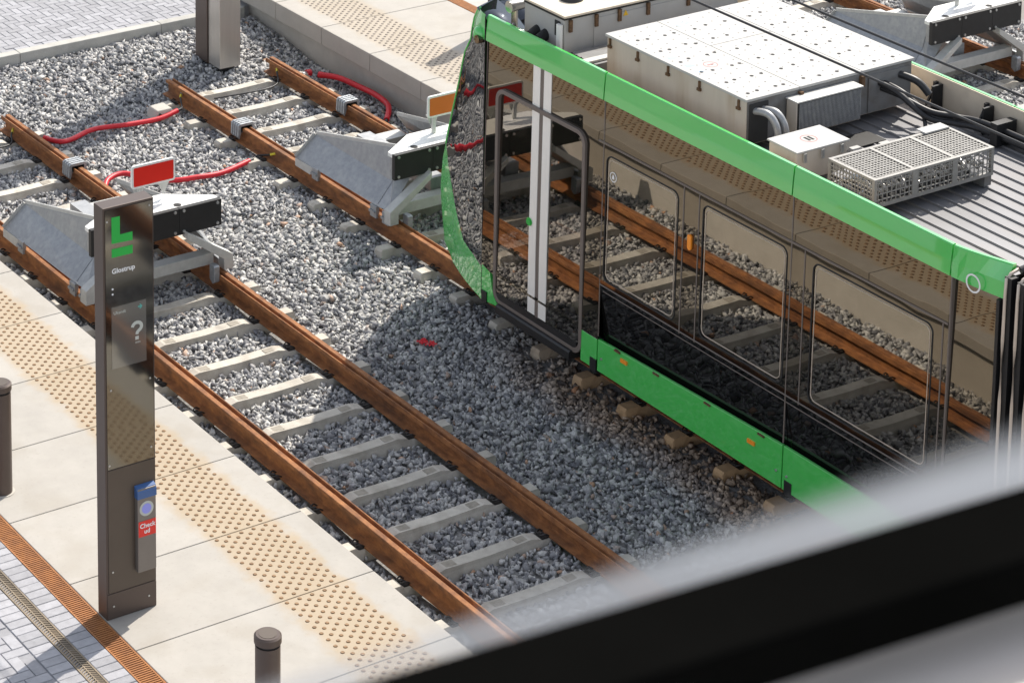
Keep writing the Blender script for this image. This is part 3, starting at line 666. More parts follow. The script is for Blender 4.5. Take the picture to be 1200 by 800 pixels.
put('block', MB().prism([(2.36, 27.15, -.26), (2.62, 27.15, -.26), (2.62, 27.42, -.26), (2.36, 27.42, -.26)], [(2.40, 27.17, -.07), (2.60, 27.17, -.07), (2.60, 27.38, -.07), (2.40, 27.38, -.07)]), 'concrete', l, bevel=.012)
for dx, dz in ((.07, -.12), (.07, -.19), (.17, -.14)): put('hole', MB().cyl((2.34 + dx + .02, 27.150, dz), .016, .02, 10, 'y'), 'hole', l)
# red scrap of paper on the stones
lt = root('litter', (1.817, 20.774, -.2), 'crumpled red scrap of paper lying on the ballast between the tracks', 'litter')
mb = MB(); nn = 7
for kx in range(2):
    ox, oy = (0, 0) if kx == 0 else (.04, -.09)
    vs = [(1.80 + ox + (i / (nn - 1) - .5) * .10, 20.79 + oy + (j / (nn - 1) - .5) * .08, -.19 + random.uniform(-.0, .035)) for j in range(nn) for i in range(nn)]
    mb.add(vs, [(j * nn + i, j * nn + i + 1, (j + 1) * nn + i + 1, (j + 1) * nn + i) for j in range(nn - 1) for i in range(nn - 1)])
put('crumpled_paper', mb, 'hose', lt, solid=.002)
tw = root('twig', (-3.22, 16.0, PH), 'thin dry twig lying on the platform slab near the bottom edge', 'twig')
put('twig_stem', MB().tube([(-3.26, 16.02, PH + .004), (-3.21, 16.0, PH + .012), (-3.17, 15.96, PH + .004)], .004, 6), 'wood', tw)
# ------------------------------------------------------------------ overhead wires
for zz, lab in ((5.485, 'lower overhead wire crossing in front of the tram roof'), (5.80, 'upper overhead wire crossing in front of the tram roof')):
    w = put('overhead_wire', MB().tube([(0, 2, zz), (0, 18, zz - .012), (0, 36, zz)], .0095, 8), 'cable'); tag(w, lab, 'wire', 'overhead wires above the near track')
# ------------------------------------------------------------------ tram
XS = 2.35; XF = 2 * D - XS; YE = 13.95
tr = root('tram', (D, 17.3, 0), 'green and black tram with mirror-like sides on the middle track', 'tram')
put('underframe', MB().box(2.62, XF - .27, 12, 20.6, .06, .50), 'blackmatte', tr)
TL = .013
def holed(y0, y1, z0, z1, holes, x=XS, tilt=TL):
    bm = bmesh.new()
    for loop in [[(y0, z0), (y1, z0), (y1, z1), (y0, z1)]] + holes:
        vs = [bm.verts.new((x + tilt * (p[1] - 1.05) - ORG[tr.name].x, p[0] - ORG[tr.name].y, p[1])) for p in loop]
        for i in range(len(vs)): bm.edges.new((vs[i], vs[(i + 1) % len(vs)]))
    bmesh.ops.triangle_fill(bm, use_beauty=True, use_dissolve=False, edges=bm.edges[:])
    for f in bm.faces:
        if f.normal.x > 0: f.normal_flip()
    me = bpy.data.meshes.new('side_panel'); bm.to_mesh(me); bm.free(); return me
G = .005
WIN = [(17.69, 18.695, 1.175, 2.395), (16.285, 17.355, 1.185, 2.415), (14.605, 15.965, 1.175, 2.42)]
wr = [rrect(*w, .075, 6) for w in WIN]
door = rrect(19.0, 20.36, .30, 2.49, .10, 6)
ZB, ZT = 1.13, 2.905
def side(me): 
    o = put('side_panel', me, 'mirror', tr); md = o.modifiers.new('solid', 'SOLIDIFY'); md.thickness = .02; md.offset = -1; return o
side(holed(18.745 + G, 20.57, .565, ZT, [rrect(19.002, 20.358, .60, 2.488, .098, 6)]))
side(holed(16.235 + G, 18.745 - G, ZB, ZT, [wr[0], wr[1]]))
side(holed(14.435 + G, 16.235 - G, ZB, ZT, [wr[2]]))
side(holed(YE + .02, 14.475, .6, ZT + .02, [], x=XS + .005, tilt=.027))
for k, w in enumerate(WIN):
    lean = lambda p, d: (XS + d + TL * (p[1] - 1.05), p[0], p[1])
    wn_ = put('window', MB().prism([lean(p, .004) for p in rrect(*w, .075, 6)], [lean(p, .010) for p in rrect(*w, .075, 6)]), 'window', tr)
    ring = [(XS + TL * (p[1] - 1.05), p[0], p[1]) for p in rrect(w[0], w[1], w[2], w[3], .075, 8)]
    put('gasket', MB().tube(ring, .0075, 8, closed=True), 'rubber', wn_)
    ring = [(XS + .002 + TL * (p[1] - 1.05), p[0], p[1]) for p in rrect(w[0] + .03, w[1] - .03, w[2] + .03, w[3] - .03, .06, 8)]
    put('inner_trim', MB().tube(ring, .0035, 6, closed=True), 'rim', wn_)
for y0, y1 in ((16.24, 18.74), (14.44, 16.23)):
    put('lower_panel', MB().prism([(XS, y0, ZB - .006), (XS, y1, ZB - .006), (XS + .07, y1, .50), (XS + .07, y0, .50)], [(XS + .02, y0, ZB - .006), (XS + .02, y1, ZB - .006), (XS + .09, y1, .50), (XS + .09, y0, .50)]), 'lowmirror', tr)
put('ledge_trim', MB().tube([(XS - .002, 14.44, 1.118), (XS - .002, 18.74, 1.118)], .007, 8), 'dframe', tr)
put('ledge_trim', MB().tube([(XS + .008, 14.44, 1.05), (XS + .008, 18.70, 1.06)], .005, 8), 'dframe', tr)
put('waist_trim', MB().box(XS + .012, XS + .022, 14.45, 18.82, 2.486, 2.504), 'dframe', tr)
for y, z0, z1 in ((17.615, 1.1, 2.48), (17.41, 1.1, 2.48), (16.07, 1.1, 2.48), (14.50, 1.1, 2.48), (18.745, .60, 2.9), (16.235, .68, 2.9), (14.435, .68, 2.9), (20.56, .6, 2.9)):
    put('seam_strip', MB().prism([(XS + o + TL * max(0, zz - 1.05), y + e, zz) for o, e, zz in ((-.004, -.006, z0), (-.004, .006, z0), (.003, .006, z0), (.003, -.006, z0))], [(XS + o + TL * max(0, zz - 1.05), y + e, zz) for o, e, zz in ((-.004, -.006, z1), (-.004, .006, z1), (.003, .006, z1), (.003, -.006, z1))]), 'dframe', tr)
put('marker_light', MB().ext(rrect(17.485, 17.535, 1.93, 2.075, .024, 5), 'x', XS - .006, XS + .012), 'amber', tr)
# printed ring on the first window and service ring on the fairing
def ring_flat(y, z, r0, r1, x, n=24):
    m = MB(); vs = []
    for i in range(n):
        a = 2 * math.pi * i / n; vs += [(x, y + r0 * math.cos(a), z + r0 * math.sin(a)), (x, y + r1 * math.cos(a), z + r1 * math.sin(a)), (x - .003, y + r0 * math.cos(a), z + r0 * math.sin(a)), (x - .003, y + r1 * math.cos(a), z + r1 * math.sin(a))]
    fs = []
    for i in range(n):
        a = 4 * i; b = 4 * ((i + 1) % n); fs += [(a + 2, a + 3, b + 3, b + 2), (a, b, b + 1, a + 1), (a, a + 2, b + 2, b), (a + 1, b + 1, b + 3, a + 3)]
    return m.add(vs, fs)
put('window_symbol', ring_flat(18.60, 2.21, .040, .048, XS + .018), 'textwhite', tr)
put('window_symbol_figure', MB().ext([(18.615, 2.19), (18.585, 2.19), (18.585, 2.205), (18.592, 2.23), (18.608, 2.23), (18.615, 2.205)], 'x', XS + .014, XS + .018), 'textwhite', tr)
# door
def flatring(o, i, x0, x1):
    m = MB(); n = len(o); V = [(x, p[0], p[1]) for x in (x0, x1) for L_ in (o, i) for p in L_]
    F = []
    for k in range(n):
        l = (k + 1) % n; F += [(k, l, n + l, n + k), (2 * n + k, 3 * n + k, 3 * n + l, 2 * n + l), (k, 2 * n + k, 2 * n + l, l), (n + k, n + l, 3 * n + l, 3 * n + k)]
    return m.add(V, F)
dr = put('door_frame', flatring(rrect(18.985, 20.375, .29, 2.505, .125, 8), rrect(19.028, 20.332, .338, 2.462, .088, 8), XS - .012, XS + .032), 'dframe', tr, bevel=.003)
for y0, y1 in ((19.70, 20.33), (19.04, 19.66)):
    lf = put('door_leaf', MB().prism([(XS + .006 + TL * (p[1] - 1.05), p[0], p[1]) for p in rrect(y0, y1, .40, 2.46, .03, 3)], [(XS + .014 + TL * (p[1] - 1.05), p[0], p[1]) for p in rrect(y0, y1, .40, 2.46, .03, 3)]), 'doorglass', tr)
def leanbox(y0, y1, z0, z1, d0, d1, k=TL, z_=1.05, k2=None):
    k2 = k if k2 is None else k2
    P = lambda z: [(XS + d0 + k * max(0, z - z_), y0, z), (XS + d1 + k2 * max(0, z - z_), y0, z), (XS + d1 + k2 * max(0, z - z_), y1, z), (XS + d0 + k * max(0, z - z_), y1, z)]
    m = MB(); A, B_, C_ = P(z0), P(z_), P(z1); return m.add(A + B_ + C_, [(0, 1, 2, 3), (8, 9, 10, 11)] + [(j * 4 + i, j * 4 + (i + 1) % 4, j * 4 + 4 + (i + 1) % 4, j * 4 + 4 + i) for j in (0, 1) for i in range(4)])
put('door_gap', leanbox(19.655, 19.705, .36, 2.9, -.004, .003), 'dframe', tr)
put('door_strip', leanbox(19.712, 19.822, .41, 2.9, -.006, .003), 'strip', tr); put('door_strip', leanbox(19.540, 19.655, .41, 2.9, -.006, .003), 'strip', tr)
put('corner_post', leanbox(14.424, 14.4345, .68, 2.9, .0, .012, TL, 1.05, .03), 'dframe', tr)
put('nose_side_cowl', MB().ext([(20.562, .228), (20.562, .60), (20.43, .565), (20.395, .42), (20.36, .335), (20.285, .262)], 'x', XS - .008, XS + .02), 'green', tr)
bt = put('door_button', MB().cyl((XS - .020, 19.815, 1.325), .032, .014, 18, 'x'), 'logo', tr); put('button_ring', ring_flat(19.815, 1.325, .032, .042, XS - .006), 'green', bt)
put('door_sill', MB().ext([(XS - .055, .215), (XS + .1, .215), (XS + .1, .30), (XS - .04, .305), (XS - .055, .29)], 'y', 19.11, 20.27), 'black', tr, bevel=.003)
put('door_apron', MB().box(XS - .01, XS + .05, 19.06, 20.32, .305, .40), 'black', tr)
# skirts
def skirt(ya, yb, za, zb, label=None):
    x = XS - .012
    return put('skirt_panel', MB().prism([(x, ya, .262), (x, yb, .262), (x + .006, yb, zb), (x + .006, ya, za)], [(x + .03, ya, .262), (x + .03, yb, .262), (x + .036, yb, zb), (x + .036, ya, za)]), 'green', tr, bevel=.004)
skirt(18.755, 18.99, .565, .565); skirt(16.24, 18.74, .655, .570); skirt(13.2, 16.225, .66, .657)
for y in (18.80, 16.15): put('jack_pad', MB().box(XS - .016, XS + .05, y - .045, y + .045, .235, .36), 'black', tr)
put('jack_pad', MB().box(XS - .02, XS + .05, 20.47, 20.55, .225, .34), 'black', tr)
for y, z in ((18.35, .515), (16.62, .512)): put('side_reflector', MB().box(XS - .022, XS - .008, y - .045, y + .045, z - .018, z + .018), 'amber', tr)
for y, z in ((17.9, .586), (17.2, .607), (16.5, .63), (18.45, .572)): put('skirt_latch', MB().box(XS - .02, XS + .004, y - .04, y + .04, z - .008, z + .008), 'rustlatch', tr)
for y in (18.68, 16.30, 16.17): put('skirt_screw', MB().cyl((XS - .016, y, .40), .012, .008, 10, 'x'), 'bolt', tr)
# roof fairings
def fair(ya, yb, dxa=0., dxb=0., far=False, z1a=3.165, z1b=3.165):
    prof = lambda dx, z1: [(dx * .45, 2.908), (dx * .6 + .0075, 3.03), (dx + .019, z1 - .010), (dx + .026, z1), (dx + .056, z1), (dx + .056, z1 - .03), (dx * .6 + .034, 3.0), (dx * .45 + .034, 2.908)]
    f = (lambda p, y: (XF - p[0], y, p[1])) if far else (lambda p, y: (XS + p[0], y, p[1]))
    if dxa == dxb: return put('roof_fairing', MB().prism([f(p, ya) for p in prof(dxa, z1a)], [f(p, yb) for p in prof(dxb, z1b)]), 'green', tr)
    m = MB(); n = 8; rows = []; k = len(prof(0, 3.1))
    for i in range(n + 1):
        t = i / n; rows += [f(p, yb + (ya - yb) * t) for p in prof(dxb + (dxa - dxb) * t ** 1.3, z1b + (z1a - z1b) * t)]
    m.add(rows, [(i * k + j, i * k + (j + 1) % k, (i + 1) * k + (j + 1) % k, (i + 1) * k + j) for i in range(n) for j in range(k)] + [tuple(range(k)), tuple(range(n * k, n * k + k))])
    return put('roof_fairing', m, 'green', tr)
cuts = [20.57, 18.745, 16.235, 14.435]
for a, b in zip(cuts[1:], cuts[:-1]):
    fair(a + .008, b - .008); fair(a + .008, b - .008, far=True)
fair(YE - .02, 14.427, .12, .0, z1a=3.17); fair(YE - .02, 14.427, .12, .0, True)
ringo = put('service_ring', ring_flat(14.19, 2.945, .062, .076, XS - .004), 'textwhite', tr)
for a, b in zip(cuts[1:] + [YE], cuts):
    put('fairing_lining', MB().prism([(XF - .052, a, 2.84), (XF - .052, b, 2.84), (XF - .072, b, 3.160), (XF - .072, a, 3.160)], [(XF - .044, a, 2.84), (XF - .044, b, 2.84), (XF - .060, b, 3.160), (XF - .060, a, 3.160)]), 'inner', tr)
    if a > 14: put('fairing_lining', MB().box(XS + .062, XS + .070, a, b, 2.84, 3.155), 'inner', tr)
y = 13.97
while y < 20:
    rb = MB().box(XF - .20, XF - .075, y, y + .02, 2.84, 3.10).box(XF - .12, XF - .08, y + .05, y + .08, 2.84, 3.11)
    rb.prism([(XF - .20, y + .09, 2.86), (XF - .075, y + .09, 3.08), (XF - .075, y + .09, 3.0)], [(XF - .20, y + .11, 2.86), (XF - .075, y + .11, 3.08), (XF - .075, y + .11, 3.0)])
    put('fairing_bracket', rb, 'rubber', tr); put('bracket_plate', MB().box(XF - .13, XF - .09, y + .025, y + .045, 2.85, 3.09), 'galv', tr); y += .62
# corrugated deck
prof = []; x = XS + .06
while x < XF - .06:
    prof += [(x, 2.852), (x + .125, 2.852), (x + .132, 2.868), (x + .150, 2.868), (x + .157, 2.852)]; x += .157
prof = [p for p in prof if p[0] < XF - .05] + [(XF - .05, 2.845)]
put('roof_deck', MB().prism([(a, YE, b) for a, b in prof] + [(XF - .05, YE, 2.7), (XS + .06, YE, 2.7)], [(a, 20.4, b) for a, b in prof] + [(XF - .05, 20.4, 2.7), (XS + .06, 20.4, 2.7)]), 'deck', tr)
put('roof_rail', MB().box(XS + .062, XS + .12, YE, 20.4, 2.87, 2.93), 'galvlight', tr)
fw = put('far_side_wall', holed(12.5, 20.57, .28, 2.908, [rrect(*w, .075, 6) for w in WIN] + [rrect(19.1, 20.3, .5, 2.4, .06, 4)], x=XF - .01, tilt=-.0), 'mirror', tr); fw.modifiers.new('solid', 'SOLIDIFY').thickness = .02
for w in WIN + [(19.1, 20.3, .5, 2.4)]: put('far_window', MB().ext(rrect(*w, .06, 4), 'x', XF - .03, XF - .025), 'window', tr)
put('end_wall', MB().box(XS + .02, XF - .04, YE - .01, YE + .02, .45, 2.9), 'black', tr)
# interior
put('floor', MB().box(XS + .05, XF - .05, 14.0, 20.4, .36, .40), 'seat', tr)
put('ceiling', MB().box(XS + .06, XF - .06, 14.0, 20.4, 2.55, 2.58), 'inner', tr)
for yy in (14.75, 15.55, 16.55, 17.35, 18.2):
    for xx in (2.55, 4.15):
        s = put('seat', MB().box(xx, xx + .85, yy - .05, yy + .38, .78, .86), 'seat', tr, bevel=.03)
        put('backrest', MB().prism([(xx, yy - .10, .82), (xx + .42, yy - .10, .82), (xx + .42, yy - .02, .82), (xx, yy - .02, .82)], [(xx + .03, yy - .19, 1.52), (xx + .39, yy - .19, 1.52), (xx + .39, yy - .15, 1.52), (xx + .03, yy - .15, 1.52)]), 'seat', s, bevel=.02)
for yy in (19.02, 17.5): put('grab_pole', MB().tube([(2.75, yy, .4), (2.75, yy, 2.7)], .018, 10), 'pole', tr)
put('handrail', MB().tube([(2.43, 14.6, 1.32), (2.43, 15.7, 1.32)], .016, 10), 'pole', tr)
# nose: rows of (z, corner X, corner Y)
NZ = [(.225, 2.60, 21.40), (.26, 2.645, 21.52), (.34, 2.679, 21.665), (.45, 2.69, 21.70), (.562, 2.699, 21.735), (.62, 2.704, 21.75), (.76, 2.711, 21.78), (.90, 2.717, 21.80), (1.08, 2.708, 21.77), (1.21, 2.700, 21.743), (1.40, 2.679, 21.665), (1.70, 2.643, 21.538), (2.0, 2.606, 21.405), (2.20, 2.580, 21.312), (2.40, 2.556, 21.23), (2.574, 2.537, 21.158), (2.76, 2.490, 21.00), (2.905, 2.480, 20.96), (3.02, 2.466, 20.91), (3.12, 2.444, 20.83), (3.17, 2.425, 20.76)]
def boot(z):      # where the green boot begins (fraction from the seam to the corner)
    if z <= .562: return 0.
    tab = [(.562, .02), (.595, .40), (.772, .54), (1.076, .74), (1.403, .985), (9, .985)]
    for (a, b), (c, d) in zip(tab[:-1], tab[1:]):
        if z <= c: return b + (d - b) * (z - a) / (c - a)
    return .985
NY = 20.575
glass = MB(); grn = MB(); frontg = MB(); frontk = MB()
def seam(z, s): return (XS if s < 0 else XF, NY, z)
def corner(r, s): return ((r[1]) if s < 0 else 2 * D - r[1], r[2], r[0])
def lerp(a, b, t): return tuple(a[i] + (b[i] - a[i]) * t for i in range(3))
def bow(a, b, t, s):   # slight outward bow of the side
    p = lerp(a, b, t); return (p[0] + s * .018 * math.sin(math.pi * t), p[1], p[2])
for s in (-1, 1):
    for r0, r1 in zip(NZ[:-1], NZ[1:]):
        a0, a1 = seam(r0[0], s), seam(r1[0], s); c0, c1 = corner(r0, s), corner(r1, s)
        top = r0[0] >= 2.9
        t0, t1 = (0, 0) if top else (boot(r0[0] + 1e-6), boot(r1[0] - 1e-6))
        if r1[0] <= .563: t0 = t1 = 0
        for (mbx, u0, u1, w0, w1) in ((glass, 0, t0, 0, t1), (grn, t0, 1, t1, 1)):
            if max(u1 - u0, w1 - w0) < 1e-4: continue
            for k in range(4):
                f = [u0 + (u1 - u0) * k / 4, u0 + (u1 - u0) * (k + 1) / 4, w0 + (w1 - w0) * (k + 1) / 4, w0 + (w1 - w0) * k / 4]
                mbx.add([bow(a0, c0, f[0], s), bow(a0, c0, f[1], s), bow(a1, c1, f[2], s), bow(a1, c1, f[3], s)], [(0, 1, 2, 3)], True)
for r0, r1 in zip(NZ[:-1], NZ[1:]):
    n = 14; row = []
    for r in (r0, r1):
        row.append([(r[1] + (2 * D - 2 * r[1]) * i / n, r[2] + .30 * (1 - abs(2 * i / n - 1) ** 2.2), r[0]) for i in range(n + 1)])
    for i in range(n): (frontg if r1[0] < 1.25 or r0[0] > 2.85 else frontk).add([row[0][i], row[0][i + 1], row[1][i + 1], row[1][i]], [(0, 1, 2, 3)], True)
def weld(o, d=.0008):
    bm = bmesh.new(); bm.from_mesh(o.data); bmesh.ops.remove_doubles(bm, verts=bm.verts, dist=d); bmesh.ops.recalc_face_normals(bm, faces=bm.faces); bm.to_mesh(o.data); bm.free()
for nm, mbx, mm in (('nose_side_glass', glass, 'noseglass'), ('nose_side_cowl', grn, 'green'), ('nose_front_cowl', frontg, 'green'), ('windscreen', frontk, 'noseglass')):
    o = put(nm, mbx, mm, tr, fix=False); weld(o)
put('nose_edge_trim', MB().tube([corner(r, -1) for r in NZ if r[0] >= 1.3], .010, 8), 'green', tr)
put('seam_strip', MB().box(XS - .003, XS + .004, NY - .004, NY + .004, .28, 3.15), 'black', tr)
cp = put('side_camera', MB().cyl((XS + .02, 20.70, 2.93), .085, .02, 20, 'x', r2=.085), 'green', tr)
mb = MB(); nr, ns = 8, 18
vs = []
for i in range(nr + 1):
    a = math.pi / 2 * i / nr
    for j in range(ns):
        b = 2 * math.pi * j / ns; vs.append((XS + .03 - .065 * math.sin(a), 20.70 + .08 * math.cos(a) * math.cos(b), 2.925 + .085 * math.cos(a) * math.sin(b)))
mb.add(vs, [(i * ns + j, i * ns + (j + 1) % ns, (i + 1) * ns + (j + 1) % ns, (i + 1) * ns + j) for i in range(nr) for j in range(ns)], True)
put('camera_dome', mb, 'green', cp)
put('camera_lens', MB().cyl((XS - .040, 20.66, 2.895), .042, .05, 18, 'x'), 'mirror', cp)
# cab roof hood
hood = MB(); n = 8
for i in range(n):
    x0 = XS + .05 + (XF - XS - .10) * i / n; x1 = XS + .05 + (XF - XS - .10) * (i + 1) / n
    def hz(x): return .05 * (1 - (2 * (x - D) / (XF - XS)) ** 2)
    yf = lambda x: 20.76 + .29 * (1 - abs((x - D) / (XF - D)) ** 2.2)
    hood.add([(x0, 20.35, 2.95 + hz(x0)), (x1, 20.35, 2.95 + hz(x1)), (x1, 20.62, 3.09 + hz(x1)), (x0, 20.62, 3.09 + hz(x0)), (x1, yf(x1), 3.165), (x0, yf(x0), 3.165)], [(0, 1, 2, 3), (3, 2, 4, 5)], True)
put('cab_hood', hood, 'hood', tr, solid=.01)
# ---- roof equipment
def box_latches(par, x, ys, z, m='rustlatch'):
    for y in ys: put('latch', MB().box(x - .016, x, y - .010, y + .010, z - .09, z - .005).box(x - .022, x, y - .022, y + .022, z - .095, z - .07), m, par)
b1 = put('equipment_box', MB().box(2.69, 4.66, 17.21, 19.13, 2.93, 3.335), 'boxside', tr, bevel=.006)
seams = [(2.675, 3.292), (3.298, 4.03), (4.036, 4.675)]
for i, (a, b) in enumerate(seams):
    for (ya, yb) in (((17.195, 19.145),) if i != 1 else ((17.195, 18.385), (18.392, 19.145))):
        put('lid', MB().box(a, b, ya, yb, 3.337, 3.362), 'box', b1, bevel=.003)
mb = MB(); mb2 = MB()
for y in np.arange(17.32, 19.1, .30):
    for x in (2.80, 2.90, 3.12, 3.22, 3.45, 3.62, 3.84, 4.15, 4.3, 4.52):
        xx = x + random.uniform(-.015, .015); yy = y + random.uniform(-.02, .02); mb.cyl((xx, yy, 3.3625), .0185, .0015, 10)
for y in np.arange(17.26, 19.12, .125):
    for x in np.arange(2.74, 4.65, .125): mb2.cyl((x, y + (.06 if int(round((x - 2.74) / .125)) % 2 else 0), 3.3625), .0095, .001, 6)
put('lid_hole', mb, 'hole', b1, kind='stuff'); put('lid_rivet', mb2, 'boxend', b1, kind='stuff')
def ringz(x, y, z, r0, r1, n=24, sy=1.):
    m = MB()
    for i in range(n):
        a, b = 2 * math.pi * i / n, 2 * math.pi * (i + 1) / n
        m.add([(x + r * math.cos(t), y + sy * r * math.sin(t), z) for r, t in ((r0, a), (r1, a), (r1, b), (r0, b))], [(0, 1, 2, 3)])
    return m
put('lid_print', ringz(2.98, 18.02, 3.3635, .062, .068).box(2.945, 3.015, 18.012, 18.028, 3.3625, 3.3635), 'pinkprint', b1)
for x, y in ((2.79, 18.33), (2.80, 18.1), (2.79, 17.95), (3.42, 18.95), (3.50, 18.98)): put('lid_label', MB().box(x - .04, x + .04, y - .03, y + .03, 3.3625, 3.3632), 'blueprint', b1)
box_latches(b1, 2.69, (19.08, 18.68, 18.25, 17.82, 17.30), 3.335)
put('end_panel', MB().box(2.70, 4.65, 17.203, 17.2095, 2.94, 3.33), 'boxend', b1)
put('end_panel', MB().box(2.72, 2.93, 17.190, 17.203, 2.95, 3.31), 'hole', b1); put('end_panel', MB().box(4.12, 4.62, 17.190, 17.203, 2.95, 3.30), 'boxend', b1)
for x in (3.30, 4.03): put('end_latch', MB().box(x - .02, x + .02, 17.165, 17.203, 3.22, 3.32), 'rustlatch', b1)
rd_ = put('radiator', MB().box(3.14, 3.90, 17.06, 17.19, 2.98, 3.285), 'boxside', tr, bevel=.005)
mb = MB()
for x in np.arange(3.165, 3.885, .0155): mb.box(x, x + .007, 17.045, 17.06, 2.995, 3.275)
put('radiator_fins', mb, 'galv', rd_, kind='stuff'); put('radiator_core', MB().box(3.15, 3.89, 17.052, 17.0585, 2.99, 3.28), 'hole', rd_)
put('radiator_cover', MB().box(3.13, 3.91, 17.04, 17.195, 3.286, 3.297), 'galvlight', rd_)
for dx in (0, .09): put('coolant_hose', MB().tube(smooth_path([(2.78 + dx, 17.20, 3.24), (2.81 + dx, 17.05, 3.25), (2.84 + dx, 16.97, 3.13), (2.84 + dx, 16.96, 2.92)], 6), .032, 12), 'galv', tr)
b2 = put('control_box', MB().box(2.53, 3.10, 16.385, 16.73, 2.93, 3.185), 'boxside', tr, bevel=.006)
put('lid', MB().box(2.515, 3.115, 16.37, 16.745, 3.187, 3.202), 'box', b2, bevel=.003)
put('warning_print', ringz(2.82, 16.56, 3.2035, .068, .076), 'pinkprint', b2)
put('warning_print', MB().box(2.79, 2.815, 16.52, 16.60, 3.2025, 3.2032).box(2.83, 2.855, 16.52, 16.60, 3.2025, 3.2032), 'hole', b2)
for x in (2.60, 2.80, 3.02): put('latch', MB().box(x - .015, x + .015, 16.355, 16.37, 3.10, 3.18), 'bolt', b2)
# wire cage with resistors
cx0, cx1, cy0, cy1, cz0, cz1 = 2.66, 4.03, 15.60, 16.15, 2.955, 3.205
cg = put('cage_frame', MB().box(cx0, cx1, cy0, cy0 + .03, cz1 - .02, cz1).box(cx0, cx1, cy1 - .03, cy1, cz1 - .02, cz1).box(cx0, cx0 + .03, cy0 + .03, cy1 - .03, cz1 - .02, cz1).box(cx1 - .03, cx1, cy0 + .03, cy1 - .03, cz1 - .02, cz1)
         .box(cx0 + .44, cx0 + .475, cy0 + .03, cy1 - .03, cz1 - .02, cz1 + .001).box(cx0 + .90, cx0 + .935, cy0 + .03, cy1 - .03, cz1 - .02, cz1 + .001)
         .box(cx0, cx1, cy0, cy0 + .02, cz0, cz0 + .03).box(cx0, cx1, cy1 - .02, cy1, cz0, cz0 + .03)
         .box(cx0, cx0 + .03, cy0, cy0 + .03, cz0 + .03, cz1 - .02).box(cx1 - .03, cx1, cy0, cy0 + .03, cz0 + .03, cz1 - .02).box(cx0, cx0 + .03, cy1 - .03, cy1, cz0 + .03, cz1 - .02).box(cx1 - .03, cx1, cy1 - .03, cy1, cz0 + .03, cz1 - .02)
         .box(cx0 + .43, cx0 + .49, cy0, cy0 + .012, cz0 + .03, cz1 - .02).box(cx0 + .89, cx0 + .95, cy0, cy0 + .012, cz0 + .03, cz1 - .02), 'cage', tr)
mb = MB()
for x in np.arange(cx0 + .045, cx1 - .03, .036): mb.box(x, x + .010, cy0 + .03, cy1 - .03, cz1 - .016, cz1 - .006)
for y in np.arange(cy0 + .045, cy1 - .03, .036): mb.box(cx0 + .03, cx1 - .03, y, y + .010, cz1 - .014, cz1 - .004)
for y in np.arange(cy0 + .045, cy1 - .03, .036): mb.box(cx0 + .002, cx0 + .010, y, y + .008, cz0 + .03, cz1 - .02)
for z in np.arange(cz0 + .05, cz1 - .02, .036): mb.box(cx0 + .001, cx0 + .008, cy0 + .03, cy1 - .03, z, z + .008)
for x in np.arange(cx0 + .045, cx1 - .03, .05): mb.box(x, x + .008, cy0 + .002, cy0 + .010, cz0 + .03, cz1 - .02)
for z in np.arange(cz0 + .06, cz1 - .02, .05): mb.box(cx0 + .03, cx1 - .03, cy0 + .001, cy0 + .008, z, z + .008)
put('cage_mesh', mb, 'cage', cg, kind='stuff')
mb = MB()
for i, x in enumerate(np.arange(cx0 + .1, cx1 - .08, .115)):
    mb.tube(smooth_path([(x, cy0 + .06, cz0 + .05 + .03 * (i % 3)), (x + .03, cy0 + .25, cz0 + .12), (x, cy1 - .08, cz0 + .06)], 4), .028, 10)
    mb.cyl((x + .04, cy0 + .05, cz0 + .10 + .03 * (i % 2)), .022, .06, 10, 'y')
put('resistor_coil', mb, 'chrome', cg, kind='stuff')
put('cage_tray', MB().box(cx0 + .02, cx1 - .02, cy0 + .02, cy1 - .02, cz0 + .004, cz0 + .02), 'black', cg)
put('cage_plate', MB().box(cx1 - .30, cx1 - .02, cy1 - .05, cy1 + .06, cz1 + .002, cz1 + .014), 'box', cg)
put('cage_foot', MB().box(cx0 + .02, cx0 + .10, cy0, cy1, 2.87, cz0).box(cx1 - .10, cx1 - .02, cy0, cy1, 2.87, cz0), 'boxend', cg)
put('lock_bar', MB().tube([(cx0 - .05, 15.8, 2.99), (cx0 + .1, 15.8, 3.03)], .012, 8), 'bolt', cg)
# cable bundle along the far fairing
for k, (dx, dz, r) in enumerate(((0, 0, .028), (.06, .010, .024), (.025, .06, .024))):
    put('cable_bundle', MB().tube(smooth_path([(4.25 + dx, 17.20, 3.21 - dz), (4.30 + dx, 17.0, 3.16 - dz * .5), (4.42 + dx * .8, 16.75, 2.99 + dz), (4.62 + dx, 16.62, 2.94 + dz), (4.73 + dx, 16.3, 2.94 + dz), (4.74 + dx, 15.0, 2.94 + dz), (4.74 + dx, YE - .1, 2.95 + dz)], 8), r, 12), 'cable', tr)
put('cable', MB().tube(smooth_path([(4.50, 17.2, 3.24), (4.58, 17.05, 3.20), (4.63, 16.95, 3.10)], 6), .034, 12), 'cable', tr)
put('cable', MB().tube(smooth_path([(4.42, 16.80, 2.99), (4.36, 16.72, 2.92), (4.30, 16.70, 2.88), (4.2, 16.74, 2.87)], 6), .018, 10), 'cable', tr)
for y in (16.2, 15.6, 15.0, 14.4): put('bundle_clamp', MB().box(4.66, 4.90, y - .04, y + .04, 2.87, 3.075), 'rubber', tr)
